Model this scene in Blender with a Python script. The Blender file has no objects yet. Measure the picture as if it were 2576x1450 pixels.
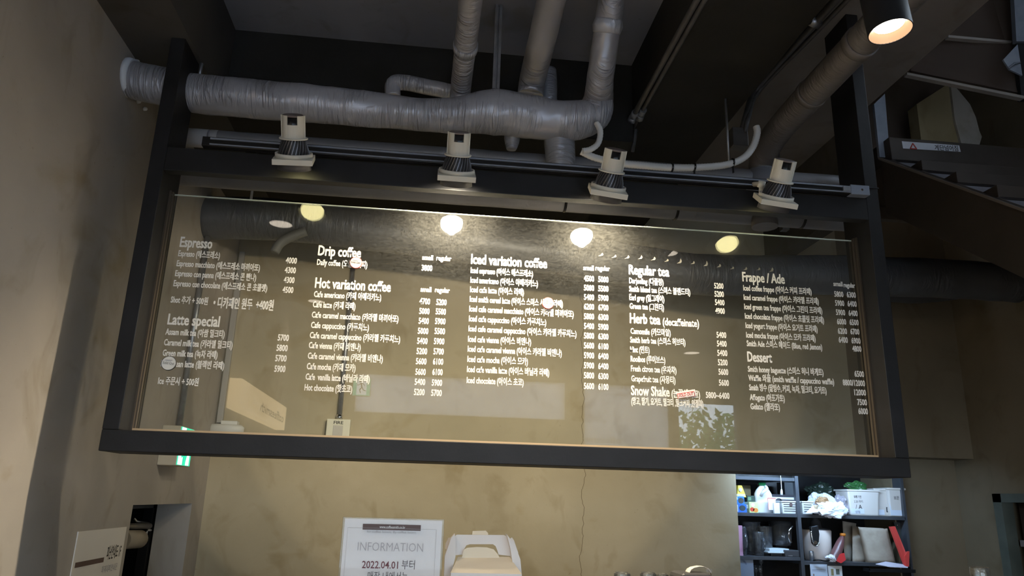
import bpy, bmesh, math, random
from mathutils import Vector, Matrix, Euler, noise
random.seed(7)
C = bpy.context.scene.collection
R = math.radians
# ------------------------------------------------------------------ camera, world, exposure, large lights
YAW, PITCH, ROLL, F = .10775, .27845, .0284, 1861.0
CAM = Vector((0, -2.76, 1.75))
fw = Vector((math.sin(YAW)*math.cos(PITCH), math.cos(YAW)*math.cos(PITCH), math.sin(PITCH)))
rt = fw.cross(Vector((0, 0, 1))).normalized(); up = rt.cross(fw)
rt, up = rt*math.cos(ROLL)+up*math.sin(ROLL), up*math.cos(ROLL)-rt*math.sin(ROLL)
cd = bpy.data.cameras.new('camera'); cam = bpy.data.objects.new('camera', cd); C.objects.link(cam)
cam.matrix_world = Matrix(((rt.x, up.x, -fw.x, CAM.x), (rt.y, up.y, -fw.y, CAM.y), (rt.z, up.z, -fw.z, CAM.z), (0, 0, 0, 1)))
cd.sensor_width = 36; cd.lens = F/2576*36; cd.clip_start = .02; cd.clip_end = 100
sc = bpy.context.scene; sc.camera = cam
sc.view_settings.view_transform = 'Standard'; sc.view_settings.look = 'None'
sc.view_settings.gamma = 1; sc.view_settings.use_curve_mapping = False
sc.view_settings.exposure = 0.42
wd = bpy.data.worlds.new('world'); sc.world = wd; wd.use_nodes = True
bg = wd.node_tree.nodes['Background']; bg.inputs[0].default_value = (.76, .85, 1, 1); bg.inputs[1].default_value = 6.8

def spot(name, loc, target, energy, color, angle=90, blend=.5, radius=.03):
    l = bpy.data.lights.new(name, 'SPOT'); l.energy = energy; l.color = color; l.spot_size = R(angle)
    l.spot_blend = blend; l.shadow_soft_size = radius
    o = bpy.data.objects.new(name, l); C.objects.link(o); o.location = loc
    o.rotation_euler = (Vector(target)-Vector(loc)).to_track_quat('-Z', 'Y').to_euler()
    return o
def area(name, loc, target, energy, color, sx, sy, portal=False):
    l = bpy.data.lights.new(name, 'AREA'); l.shape = 'RECTANGLE'; l.size = sx; l.size_y = sy; l.energy = energy; l.color = color
    l.cycles.is_portal = portal
    o = bpy.data.objects.new(name, l); C.objects.link(o); o.location = loc
    o.rotation_euler = (Vector(target)-Vector(loc)).to_track_quat('-Z', 'Y').to_euler()
    return o
WARM = (1, .80, .56); WARM2 = (1, .85, .68); COOL = (.55, .72, 1)
# ceiling spotlights of the sales floor (their housings are built below)
VIS = Vector((1.222, -1.1, 3.035))
spot('visible_spot_light', VIS+Vector((.001, 0, -.012)), VIS+Vector((.10, -.06, -1)), 9, (1, .80, .62), 120, .6, .02)
FRONT = -5.5
WINS = [(-.86, 1.62, 2.62, 3.12), (1.78, 2.86, .15, 3.12), (2.92, 3.70, .15, 2.95), (-1.28, 1.62, .15, 2.30)]
for i, (a, b, c, d) in enumerate(WINS):
    area('window_portal', ((a+b)/2, FRONT-.14, (c+d)/2), ((a+b)/2, 0, (c+d)/2), 1, (1, 1, 1), b-a, d-c, True)

area('window_portal', (3.97, -1.3, 5.3), (0, -1.3, 5.3), 1, (1, 1, 1), 2.4, 2.0, True)
# ------------------------------------------------------------------ helpers
def ray(px, py): return rt*((px-1288)/F)-up*((py-725)/F)+fw
def at(px, py, x=None, y=None, z=None):
    d = ray(px, py)
    t = (x-CAM.x)/d.x if x is not None else (y-CAM.y)/d.y if y is not None else (z-CAM.z)/d.z
    return CAM+d*t
class MB:
    def __init__(s): s.bm = bmesh.new(); s.smooth = False
    def face(s, pts):
        try: return s.bm.faces.new([s.bm.verts.new(p) for p in pts])
        except ValueError: pass
    def obox(s, c, u, v, w):
        c, u, v, w = map(Vector, (c, u, v, w))
        vs = [s.bm.verts.new(c+u*i+v*j+w*k) for i in (-1, 1) for j in (-1, 1) for k in (-1, 1)]
        for f in ((0, 1, 3, 2), (4, 6, 7, 5), (0, 4, 5, 1), (2, 3, 7, 6), (0, 2, 6, 4), (1, 5, 7, 3)):
            s.bm.faces.new([vs[i] for i in f])
        return vs
    def box(s, x0, x1, y0, y1, z0, z1):
        return s.obox(((x0+x1)/2, (y0+y1)/2, (z0+z1)/2), ((x1-x0)/2, 0, 0), (0, (y1-y0)/2, 0), (0, 0, (z1-z0)/2))
    def taper(s, c, w0, d0, w1, d1, h, rot=0):       # box tapering from base size to top size
        M = Matrix.Rotation(rot, 3, 'Z'); c = Vector(c)
        vs = [s.bm.verts.new(c+M @ Vector((a*w/2, b*d/2, z))) for z, w, d in ((0, w0, d0), (h, w1, d1)) for a, b in ((-1, -1), (1, -1), (1, 1), (-1, 1))]
        for f in ((3, 2, 1, 0), (4, 5, 6, 7), (0, 1, 5, 4), (1, 2, 6, 5), (2, 3, 7, 6), (3, 0, 4, 7)): s.bm.faces.new([vs[i] for i in f])
    def prism(s, pts, ext):
        ext = Vector(ext); a = [s.bm.verts.new(Vector(p)) for p in pts]; b = [s.bm.verts.new(Vector(p)+ext) for p in pts]
        n = len(a); s.bm.faces.new(a[::-1]); s.bm.faces.new(b)
        for i in range(n): s.bm.faces.new((a[i], a[(i+1) % n], b[(i+1) % n], b[i]))
    def rings(s, rings, cap=True, closed=True):
        vr = [[s.bm.verts.new(p) for p in r] for r in rings]; n = len(vr[0])
        for a, b in zip(vr, vr[1:]):
            for i in range(n if closed else n-1):
                f = s.bm.faces.new((a[i], a[(i+1) % n], b[(i+1) % n], b[i])); f.smooth = True
        if cap:
            s.bm.faces.new(vr[0][::-1]); s.bm.faces.new(vr[-1])
        return vr
    def tube(s, pts, r, n=12, cap=True, jit=0, seed=0, sub=0):
        pts = [Vector(p) for p in pts]
        rs = list(r) if isinstance(r, (list, tuple)) else [r]*len(pts)
        if sub:                                       # Catmull-Rom resampling
            P, Q = [], []
            for i in range(len(pts)-1):
                p0, p1, p2, p3 = pts[max(i-1, 0)], pts[i], pts[i+1], pts[min(i+2, len(pts)-1)]
                for k in range(sub):
                    t = k/sub
                    P.append(.5*((2*p1)+(p2-p0)*t+(2*p0-5*p1+4*p2-p3)*t*t+(3*p1-p0-3*p2+p3)*t**3)); Q.append(rs[i]*(1-t)+rs[i+1]*t)
            P.append(pts[-1]); Q.append(rs[-1]); pts, rs = P, Q
        rings = []; nrm = None
        for i, p in enumerate(pts):
            d = (pts[min(i+1, len(pts)-1)]-pts[max(i-1, 0)]).normalized()
            if nrm is None: nrm = d.orthogonal().normalized()
            nrm = (nrm-d*nrm.dot(d)).normalized(); b = d.cross(nrm); ring = []
            for k in range(n):
                a = 2*math.pi*k/n; q = nrm*math.cos(a)+b*math.sin(a); rr = rs[i]
                if jit: rr *= 1+jit*noise.noise((p+q*rs[i])*9+Vector((seed, 0, 0)))+jit*.6*noise.noise((p+q*rs[i])*Vector((1,1,1)).length*14+Vector((0, seed, 0)))
                ring.append(p+q*rr)
            rings.append(ring)
        return s.rings(rings, cap)
    def lathe(s, prof, c=(0, 0, 0), n=24, M=None, cap=True, sx=1, sy=1):
        c = Vector(c); M = M or Matrix.Identity(3)
        return s.rings([[c+M @ Vector((r*sx*math.cos(2*math.pi*k/n), r*sy*math.sin(2*math.pi*k/n), z)) for k in range(n)] for r, z in prof], cap)
    def xf(s, M): s.bm.transform(M)
    def build(s, name, mat, org=(0, 0, 0), parent=None, bevel=0, sub=0):
        bmesh.ops.recalc_face_normals(s.bm, faces=s.bm.faces)
        s.bm.transform(Matrix.Translation(-Vector(org)))
        me = bpy.data.meshes.new(name); s.bm.to_mesh(me); s.bm.free()
        o = bpy.data.objects.new(name, me); C.objects.link(o); me.materials.append(mat)
        if parent: o.parent = parent
        else: o.location = org
        if bevel:
            b = o.modifiers.new('bevel', 'BEVEL'); b.width = bevel; b.segments = 2; b.limit_method = 'ANGLE'; b.angle_limit = R(40)
        if sub:
            m = o.modifiers.new('sub', 'SUBSURF'); m.levels = m.render_levels = sub
        return o
def tag(o, label, cat, group=None):
    o['label'] = label; o['category'] = cat
    if group: o['group'] = group
    return o
class Thing:
    def __init__(s, name, org, label, cat, group=None, kind=None):
        s.org = Vector(org); s.root = bpy.data.objects.new(name, None); C.objects.link(s.root); s.root.location = s.org
        s.root.empty_display_size = .05
        if kind: s.root['kind'] = kind
        if label: tag(s.root, label, cat, group)
    def part(s, name, mb, mat, parent=None, label=None, bevel=0, sub=0):
        o = mb.build(name, mat, s.org, parent or s.root, bevel, sub)
        if label: o['label'] = label
        return o
def solo(name, mb, mat, label, cat, group=None, bevel=0, sub=0):
    vs = [v.co for v in mb.bm.verts]
    org = Vector((sum(v.x for v in vs)/len(vs), sum(v.y for v in vs)/len(vs), min(v.z for v in vs)))
    return tag(mb.build(name, mat, org, None, bevel, sub), label, cat, group)
def struct(name, mb, mat, parent=None, bevel=0):
    o = mb.build(name, mat, (0, 0, 0), parent, bevel)
    if not parent: o['kind'] = 'structure'
    return o
# ------------------------------------------------------------------ materials
def mat(name, col, rough=.5, metal=0, spec=.5, emit=None, es=0, alpha=1, trans=0, coat=0):
    m = bpy.data.materials.new(name); m.use_nodes = True; b = m.node_tree.nodes['Principled BSDF']
    b.inputs['Base Color'].default_value = (*col, 1); b.inputs['Roughness'].default_value = rough
    b.inputs['Metallic'].default_value = metal; b.inputs['Specular IOR Level'].default_value = spec
    b.inputs['Alpha'].default_value = alpha; b.inputs['Transmission Weight'].default_value = trans; b.inputs['Coat Weight'].default_value = coat
    if emit: b.inputs['Emission Color'].default_value = (*emit, 1); b.inputs['Emission Strength'].default_value = es
    return m
def varied(name, c0, c1, scale=3, rough=.6, metal=0, bump=.1, bscale=40, stretch=(1, 1, 1), detail=6, spec=.4, c2=None, bstretch=None, bdist=.01):
    m = mat(name, c0, rough, metal, spec); nt = m.node_tree; N = nt.nodes; L = nt.links; b = N['Principled BSDF']
    tc = N.new('ShaderNodeNewGeometry')
    def noise_(s, st, dist=.3):
        mp = N.new('ShaderNodeMapping'); mp.inputs['Scale'].default_value = st; L.new(tc.outputs['Position'], mp.inputs['Vector'])
        n = N.new('ShaderNodeTexNoise'); n.inputs['Scale'].default_value = s; n.inputs['Detail'].default_value = detail
        n.inputs['Distortion'].default_value = dist; L.new(mp.outputs[0], n.inputs['Vector']); return n
    n1 = noise_(scale, stretch)
    r = N.new('ShaderNodeValToRGB'); r.color_ramp.elements[0].position = .32; r.color_ramp.elements[1].position = .68
    r.color_ramp.elements[0].color = (*c0, 1); r.color_ramp.elements[1].color = (*c1, 1)
    if c2:
        e = r.color_ramp.elements.new(.52); e.color = (*c2, 1)
    L.new(n1.outputs['Fac'], r.inputs[0]); L.new(r.outputs[0], b.inputs['Base Color'])
    if bump:
        n2 = noise_(bscale, bstretch or stretch, .6); bp = N.new('ShaderNodeBump'); bp.inputs['Strength'].default_value = bump
        bp.inputs['Distance'].default_value = bdist; L.new(n2.outputs['Fac'], bp.inputs['Height']); L.new(bp.outputs[0], b.inputs['Normal'])
    return m
def concrete(name, c0, c1, c2, cracks=None):
    m = varied(name, c0, c1, 1.3, .72, 0, .25, 22, c2=c2, spec=.3, bdist=.004, detail=8)
    nt = m.node_tree; N = nt.nodes; L = nt.links; b = N['Principled BSDF']
    src = b.inputs['Base Color'].links[0].from_socket; g = N.new('ShaderNodeNewGeometry')
    def mul(src, fac, col):
        mx = N.new('ShaderNodeMix'); mx.data_type = 'RGBA'; mx.blend_type = 'MULTIPLY'; L.new(fac, mx.inputs[0]); L.new(src, mx.inputs[6])
        mx.inputs[7].default_value = (*col, 1); return mx.outputs[2]
    # trowelled blotches and fine specks
    for sc_, lo, hi, col, st in ((5, .56, .74, (.80, .77, .70), (1, 1, .7)), (60, .70, .78, (.62, .58, .5), (1, 1, 1)), (2.2, .60, .75, (.85, .80, .68), (1, 1, 1.6))):
        mp = N.new('ShaderNodeMapping'); mp.inputs['Scale'].default_value = st; L.new(g.outputs['Position'], mp.inputs[0])
        n = N.new('ShaderNodeTexNoise'); n.inputs['Scale'].default_value = sc_; n.inputs['Detail'].default_value = 7; n.inputs['Distortion'].default_value = .8; L.new(mp.outputs[0], n.inputs['Vector'])
        r = N.new('ShaderNodeMapRange'); r.inputs[1].default_value = lo; r.inputs[2].default_value = hi; L.new(n.outputs['Fac'], r.inputs[0])
        src = mul(src, r.outputs[0], col)
    if cracks is not None:                            # hairline crack running up the wall at x = cracks
        sx = N.new('ShaderNodeSeparateXYZ'); L.new(g.outputs['Position'], sx.inputs[0])
        n = N.new('ShaderNodeTexNoise'); n.noise_dimensions = '1D'; n.inputs['Scale'].default_value = 4; n.inputs['Detail'].default_value = 8; L.new(sx.outputs[2], n.inputs['W'])
        a = N.new('ShaderNodeMath'); a.operation = 'MULTIPLY_ADD'; a.inputs[1].default_value = .10; a.inputs[2].default_value = cracks-.05; L.new(n.outputs['Fac'], a.inputs[0])
        d = N.new('ShaderNodeMath'); d.operation = 'SUBTRACT'; L.new(sx.outputs[0], d.inputs[0]); L.new(a.outputs[0], d.inputs[1])
        ab = N.new('ShaderNodeMath'); ab.operation = 'ABSOLUTE'; L.new(d.outputs[0], ab.inputs[0])
        r = N.new('ShaderNodeMapRange'); r.inputs[1].default_value = .0008; r.inputs[2].default_value = .0026; r.inputs[3].default_value = 1; r.inputs[4].default_value = 0; L.new(ab.outputs[0], r.inputs[0])
        src = mul(src, r.outputs[0], (.35, .3, .25))
    L.new(src, b.inputs['Base Color']); return m
def wrap(name, c0, c1, stretch, rough=.34, bump=.9):
    m = varied(name, c0, c1, 2.2, rough, .3, 0, 5, (1, 1, 1), 5, .5); nt = m.node_tree; N = nt.nodes; L = nt.links
    g = N.new('ShaderNodeNewGeometry')
    def nz(sc_, st, d, lo, hi):
        mp = N.new('ShaderNodeMapping'); mp.inputs['Scale'].default_value = st; mp.inputs['Rotation'].default_value = (.25, .25, .3); L.new(g.outputs['Position'], mp.inputs[0])
        n = N.new('ShaderNodeTexNoise'); n.inputs['Scale'].default_value = sc_; n.inputs['Detail'].default_value = d; n.inputs['Distortion'].default_value = .7; L.new(mp.outputs[0], n.inputs['Vector'])
        r = N.new('ShaderNodeMapRange'); r.inputs[1].default_value = lo; r.inputs[2].default_value = hi; L.new(n.outputs['Fac'], r.inputs[0]); return r
    a = nz(5.5, stretch, 4, .40, .62); b = nz(3.2, (1, 1, 1), 2, .42, .62); c = nz(2.4, (1, 1, 1), 3, .3, .7)
    mu = N.new('ShaderNodeMath'); mu.operation = 'MULTIPLY'; L.new(a.outputs[0], mu.inputs[0]); L.new(b.outputs[0], mu.inputs[1])
    ad = N.new('ShaderNodeMath'); ad.operation = 'MULTIPLY_ADD'; ad.inputs[1].default_value = 1.5; L.new(c.outputs[0], ad.inputs[0]); L.new(mu.outputs[0], ad.inputs[2])
    bp = N.new('ShaderNodeBump'); bp.inputs['Strength'].default_value = bump; bp.inputs['Distance'].default_value = .011; L.new(ad.outputs[0], bp.inputs['Height']); L.new(bp.outputs[0], N['Principled BSDF'].inputs['Normal'])
    return m
def glassy(name, tint=(1, 1, 1), refl=.5, rough=.01, haze=0, hazecol=(.9, .9, .85), ior=1.5):
    m = bpy.data.materials.new(name); m.use_nodes = True; nt = m.node_tree; N = nt.nodes; L = nt.links; N.clear()
    out = N.new('ShaderNodeOutputMaterial'); tr = N.new('ShaderNodeBsdfTransparent'); tr.inputs[0].default_value = (*tint, 1)
    gl = N.new('ShaderNodeBsdfGlossy'); gl.inputs['Roughness'].default_value = rough
    fr = N.new('ShaderNodeFresnel'); fr.inputs[0].default_value = ior
    mu = N.new('ShaderNodeMath'); mu.operation = 'MULTIPLY'; mu.inputs[1].default_value = refl; L.new(fr.outputs[0], mu.inputs[0])
    mx = N.new('ShaderNodeMixShader'); L.new(mu.outputs[0], mx.inputs[0]); L.new(tr.outputs[0], mx.inputs[1]); L.new(gl.outputs[0], mx.inputs[2]); last = mx
    if haze:
        df = N.new('ShaderNodeBsdfDiffuse'); df.inputs[0].default_value = (*hazecol, 1)
        g = N.new('ShaderNodeNewGeometry'); mp = N.new('ShaderNodeMapping'); mp.inputs['Scale'].default_value = (14, 1, 50); mp.inputs['Rotation'].default_value = (0, .45, 0); L.new(g.outputs['Position'], mp.inputs[0])
        n = N.new('ShaderNodeTexNoise'); n.inputs['Scale'].default_value = 4; n.inputs['Detail'].default_value = 9; n.inputs['Distortion'].default_value = 1.5; L.new(mp.outputs[0], n.inputs['Vector'])
        r = N.new('ShaderNodeMapRange'); r.inputs[1].default_value = .35; r.inputs[2].default_value = .8; r.inputs[3].default_value = haze*.4; r.inputs[4].default_value = haze*2; L.new(n.outputs['Fac'], r.inputs[0])
        m2 = N.new('ShaderNodeMixShader'); L.new(r.outputs[0], m2.inputs[0]); L.new(mx.outputs[0], m2.inputs[1]); L.new(df.outputs[0], m2.inputs[2]); last = m2
    L.new(last.outputs[0], out.inputs[0]); return m
def glow(name, col, s, base=(.8, .8, .8)): return mat(name, base, .5, emit=col, es=s)

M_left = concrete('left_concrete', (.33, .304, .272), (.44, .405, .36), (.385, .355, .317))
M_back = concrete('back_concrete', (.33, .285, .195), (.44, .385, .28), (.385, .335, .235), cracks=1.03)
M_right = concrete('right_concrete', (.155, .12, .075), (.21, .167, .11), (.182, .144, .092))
M_ceil = concrete('ceiling_paint', (.20, .20, .225), (.27, .27, .30), (.235, .235, .265))
M_soff = concrete('soffit_paint', (.055, .052, .05), (.075, .07, .066), (.065, .061, .057))
M_stairc = concrete('stair_slab_concrete', (.125, .11, .10), (.17, .155, .145), (.15, .135, .125))
M_floor = concrete('floor_concrete', (.30, .28, .25), (.38, .35, .31), (.34, .31, .28))
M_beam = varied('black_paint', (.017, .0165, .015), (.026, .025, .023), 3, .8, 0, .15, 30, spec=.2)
M_black = varied('black_steel', (.011, .011, .012), (.017, .017, .019), 6, .5, 0, .05, 60, spec=.28)
M_blackgloss = mat('black_plastic', (.012, .012, .013), .25)
M_dgrey = mat('dark_grey_plastic', (.05, .05, .055), .4)
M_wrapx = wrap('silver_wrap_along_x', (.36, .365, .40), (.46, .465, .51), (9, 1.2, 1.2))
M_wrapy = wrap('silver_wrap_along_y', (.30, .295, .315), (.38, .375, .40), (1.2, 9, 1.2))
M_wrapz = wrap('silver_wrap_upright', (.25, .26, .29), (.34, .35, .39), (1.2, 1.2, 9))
M_greyx = wrap('grey_painted_pipe', (.17, .17, .185), (.225, .225, .245), (2, 1, 1), .55, .3)
M_duct = wrap('dark_duct_wrap', (.085, .09, .10), (.12, .125, .14), (6, 1.5, 1.5), .45, .5)
M_brownpipe = wrap('taupe_wrapped_pipe', (.10, .09, .087), (.14, .127, .12), (1.2, 7, 1.2), .5, .35)
M_steel = varied('galvanised_steel', (.30, .31, .33), (.42, .43, .45), 20, .38, .8, .05, 60)
M_bluesteel = varied('blue_grey_steel', (.20, .225, .28), (.27, .30, .36), 10, .45, .3, .05, 60)
M_conduit = varied('painted_conduit', (.075, .073, .072), (.105, .10, .10), 20, .45, .3, .05, 40)
M_chrome = mat('chrome', (.75, .75, .77), .12, 1)
M_cream = mat('cream_enamel', (.60, .575, .50), .42)
M_brownplastic = mat('brown_grey_plastic', (.16, .13, .125), .5)
M_fin = mat('grey_aluminium_fins', (.15, .15, .16), .36, .7)
M_sink = mat('dark_heat_sink', (.02, .02, .022), .5)
M_white = mat('white_plastic', (.62, .62, .60), .45)
M_vinyl = mat('white_vinyl', (.68, .665, .63), .6)
M_paper = mat('white_paper', (.70, .655, .64), .7)
M_ink = mat('black_ink', (.025, .022, .022), .6)
M_greyink = mat('grey_ink', (.36, .35, .36), .7)
M_redink = mat('red_ink', (.45, .05, .04), .6)
M_brownink = mat('dark_brown_ink', (.085, .05, .045), .6)
M_bead = mat('lamplit_bead', (.52, .38, .23), .5)  # lip of the glass channel; orange lamplight is put into its colour
M_bronze = mat('bronze_channel', (.075, .06, .045), .4, .3)
M_glass = glassy('menu_glass', (.975, .985, .975), .75, .004, .007)
M_acrylic = glassy('clear_acrylic', (.96, .965, .96), .22, .02)
M_tumbler = glassy('drinking_glass', (.86, .89, .90), 1.2, .02, .05)
M_jug = glassy('clear_plastic_jug', (.93, .95, .97), 1.5, .05, .05, (.75, .82, .9))
M_blind = bpy.data.materials.new('roller_blind'); M_blind.use_nodes = True
_n = M_blind.node_tree; _t = _n.nodes.new('ShaderNodeBsdfTranslucent'); _t.inputs[0].default_value = (.95, .95, 1, 1); _n.links.new(_t.outputs[0], _n.nodes['Material Output'].inputs[0])
M_window = glassy('window_glass', (.92, .95, .95), 1, .005)
M_green = glow('exit_green', (.03, .75, .42), .75, (.02, .4, .25))
M_exitwhite = glow('exit_white', (.75, .95, 1), 1.0)
M_orange = mat('orange_plastic', (.75, .25, .03), .4)
M_kraft = varied('kraft_paper', (.33, .28, .225), (.41, .355, .29), 14, .7, 0, .5, 12, bdist=.01)
M_milk = mat('milk_white_plastic', (.70, .76, .82), .35)

# ------------------------------------------------------------------ text
_tc = bpy.data.curves.new('text_source', 'FONT'); _to = bpy.data.objects.new('text_source', _tc); C.objects.link(_to)
_tc.size = 1; _tc.resolution_u = 2
CAP = .70
def glyphs(body, bold):
    _tc.body = body; _tc.offset = bold
    bpy.context.view_layer.update()
    dg = bpy.context.evaluated_depsgraph_get()
    return bpy.data.meshes.new_from_object(_to.evaluated_get(dg))
_m = glyphs('E', 0); CAP = max(v.co.y for v in _m.vertices); bpy.data.meshes.remove(_m)
def text(mb, body, o, ux, uy, cap, width=None, bold=.02, heavy=0, mid=False):
    """write body with its baseline starting at o, running along ux, upwards along uy; cap = capital height, width = total width"""
    me = glyphs(body, bold)
    if not me.vertices: return
    x0 = min(v.co.x for v in me.vertices); x1 = max(v.co.x for v in me.vertices)
    sy = cap/CAP; sx = width/(x1-x0) if width else sy
    ux, uy = Vector(ux), Vector(uy); n = ux.cross(uy); o = Vector(o)
    if mid: o = o-ux*((x1-x0)*sx/2)
    M = Matrix(((ux.x*sx, uy.x*sy, n.x, o.x-ux.x*x0*sx), (ux.y*sx, uy.y*sy, n.y, o.y-ux.y*x0*sx), (ux.z*sx, uy.z*sy, n.z, o.z-ux.z*x0*sx), (0, 0, 0, 1)))
    me.transform(M); k = heavy*sy
    for i, (a, b) in enumerate(((-1, -1), (1, 1), (-1, 1), (1, -1)) if heavy else ((0, 0),)):
        sh = Matrix.Translation(ux*(a*k)+uy*(b*k*.8)+n*(i*.00012)); me.transform(sh); mb.bm.from_mesh(me); me.transform(sh.inverted())
    bpy.data.meshes.remove(me)
X, Y, Z = Vector((1, 0, 0)), Vector((0, 1, 0)), Vector((0, 0, 1))

# ------------------------------------------------------------------ room shell
XL, XR, YB = -1.33, 3.82, 2.15
D0, D1, DZ = .989, 1.904, 1.677
m = MB()
m.box(XL-.19, XL, FRONT, D0, 0, 4.6); m.box(XL-.19, XL, D1, YB+.6, 0, 4.6); m.box(XL-.19, XL, D0, D1, DZ, 4.6)
struct('wall_left', m, M_left)
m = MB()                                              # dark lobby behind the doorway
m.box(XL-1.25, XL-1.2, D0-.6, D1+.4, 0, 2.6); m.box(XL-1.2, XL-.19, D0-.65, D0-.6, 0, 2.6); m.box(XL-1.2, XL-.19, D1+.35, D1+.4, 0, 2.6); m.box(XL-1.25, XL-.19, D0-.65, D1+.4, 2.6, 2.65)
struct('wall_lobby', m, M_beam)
NX = 2.075; NZ = 2.11
m = MB()
m.box(XL, NX, YB, YB+.2, 0, 4.6); m.box(NX, 2.95, YB, YB+.2, NZ, 4.6)
struct('wall_back', m, M_back)
m = MB(); m.box(2.95, XR, YB, YB+.2, NZ, 4.6); struct('wall_bulkhead', m, M_right)  # same concrete as the back wall; weaker light here is put into the colour
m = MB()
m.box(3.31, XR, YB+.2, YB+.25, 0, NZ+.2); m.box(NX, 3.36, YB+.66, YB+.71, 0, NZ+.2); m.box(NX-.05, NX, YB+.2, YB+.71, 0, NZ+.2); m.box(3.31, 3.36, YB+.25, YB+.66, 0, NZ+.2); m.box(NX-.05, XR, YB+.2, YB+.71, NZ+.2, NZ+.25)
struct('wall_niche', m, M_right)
m = MB()
dy0, dy1, dz = 1.30, 2.0, 1.875
m.box(XR, XR+.2, FRONT, dy0, 0, 4.3); m.box(XR, XR+.2, FRONT, -2.5, 4.3, 7); m.box(XR, XR+.2, -.1, dy0, 4.3, 7); m.box(XR, XR+.2, -2.5, -.1, 6.3, 7); m.box(XR, XR+.2, dy1, YB+.7, 0, 7); m.box(XR, XR+.2, dy0, dy1, dz, 7); m.box(XR+.2, XR+.25, dy0-.1, dy1+.1, 0, dz+.1)
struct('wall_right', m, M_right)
d2 = bpy.data.objects.new('door_2', None); C.objects.link(d2); d2['kind'] = 'structure'
m = MB(); m.box(XR-.02, XR+.06, dy1-.075, dy1, 0, dz); m.box(XR-.02, XR+.06, dy0, dy0+.075, 0, dz); m.box(XR-.02, XR+.06, dy0, dy1, dz-.055, dz)
struct('door_frame', m, varied('green_grey_frame', (.085, .10, .085), (.12, .135, .115), 8, .4, .2, .03), d2)
m = MB(); m.box(XR+.10, XR+.13, dy0+.075, dy1-.075, 0, dz-.055)
struct('door_panel', m, mat('dark_door_glass', (.03, .02, .014), .15), d2)
m = MB(); m.box(XR+.07, XR+.10, dy0+.075, dy1-.075, dz-.33, dz-.29)
struct('rail', m, M_brownplastic, d2)
m = MB(); m.box(XL-1.3, XR+.25, FRONT-.2, YB+.75, -.1, 0); struct('floor', m, M_floor)
# ceiling: painted coffer between black beams
SL = 3.94
m = MB(); m.box(XL-.2, .95, FRONT, YB+.2, SL, SL+.2); ceil = struct('ceiling', m, M_ceil)
m = MB(); m.box(1.45, 2.39, FRONT, YB, 3.96, 4.16); struct('slab', m, M_stairc, ceil)
m = MB(); m.box(XL, -1.05, FRONT, YB, 3.52, SL); struct('beam', m, M_soff, ceil)
m = MB(); m.box(-1.05, .95, .54, YB, 3.50, SL); struct('beam', m, M_beam, ceil)
m = MB(); m.box(.95, 1.45, FRONT, YB, 3.645, 4.16); struct('beam', m, M_beam, ceil)
m = MB(); m.box(2.39, 2.5, 1.02, YB, 3.45, 4.6); struct('beam', m, M_soff, ceil)
m = MB(); m.box(2.3, XR+.2, FRONT, YB+.3, 6.9, 7.0); m.box(2.25, 2.39, FRONT, YB+.3, 4.16, 7); struct('ceiling_stairwell', m, M_soff)
m = MB(); m.box(2.39, XR+.1, 1.75, 1.85, 3.97, 6.95); struct('wall_stairwell', m, concrete('stairwell_brown', (.10, .075, .055), (.14, .105, .08), (.12, .09, .07)))
# street front with windows
m = MB(); xs = sorted({XL-.2, XR+.2, *[w[0] for w in WINS], *[w[1] for w in WINS]}); zs = sorted({0, 7, *[w[2] for w in WINS], *[w[3] for w in WINS]})
for a, b in zip(xs, xs[1:]):
    for c, d in zip(zs, zs[1:]):
        if not any(w[0]-.001 <= a and b <= w[1]+.001 and w[2]-.001 <= c and d <= w[3]+.001 for w in WINS): m.box(a, b, FRONT-.2, FRONT, c, d)
bmesh.ops.remove_doubles(m.bm, verts=m.bm.verts, dist=1e-4)
struct('wall_front', m, M_soff)
for i, (a, b, c, d) in enumerate(WINS):
    w = bpy.data.objects.new('window_%d' % (i+1), None); C.objects.link(w); w['kind'] = 'structure'
    m = MB(); t = .035
    m.box(a, a+t, FRONT-.1, FRONT-.04, c, d); m.box(b-t, b, FRONT-.1, FRONT-.04, c, d); m.box(a, b, FRONT-.1, FRONT-.04, c, c+t); m.box(a, b, FRONT-.1, FRONT-.04, d-t, d)
    struct('window_frame', m, M_black, w)
    m = MB(); m.box(a+t, b-t, FRONT-.075, FRONT-.068, c+t, d-t); struct('pane', m, M_window, w)
    if i in (0, 1):
        m = MB(); m.box(a+t, b-t, FRONT-.045, FRONT-.042, c+t if i == 0 else 2.0, d-t); struct('blind', m, M_blind, w)
    if i == 1:
        m = MB(); p = at(1455, 1112, y=.26-FRONT); q = at(1575, 1112, y=.26-FRONT)
        text(m, 'coffeesmith', (q.x, FRONT-.036, p.z), -X, Z, .07, q.x-p.x, .0); 
        struct('lettering', m, M_white, w)
w = bpy.data.objects.new('window_5', None); C.objects.link(w); w['kind'] = 'structure'
m = MB(); m.box(XR+.09, XR+.10, -2.5, -.1, 4.3, 6.3); struct('pane', m, M_window, w)
m = MB(); m.box(XR+.06, XR+.12, -2.5, -2.46, 4.3, 6.3); m.box(XR+.06, XR+.12, -.14, -.1, 4.3, 6.3); m.box(XR+.06, XR+.12, -2.46, -.14, 4.3, 4.34); m.box(XR+.06, XR+.12, -2.46, -.14, 6.26, 6.3); struct('window_frame', m, M_black, w)
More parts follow.
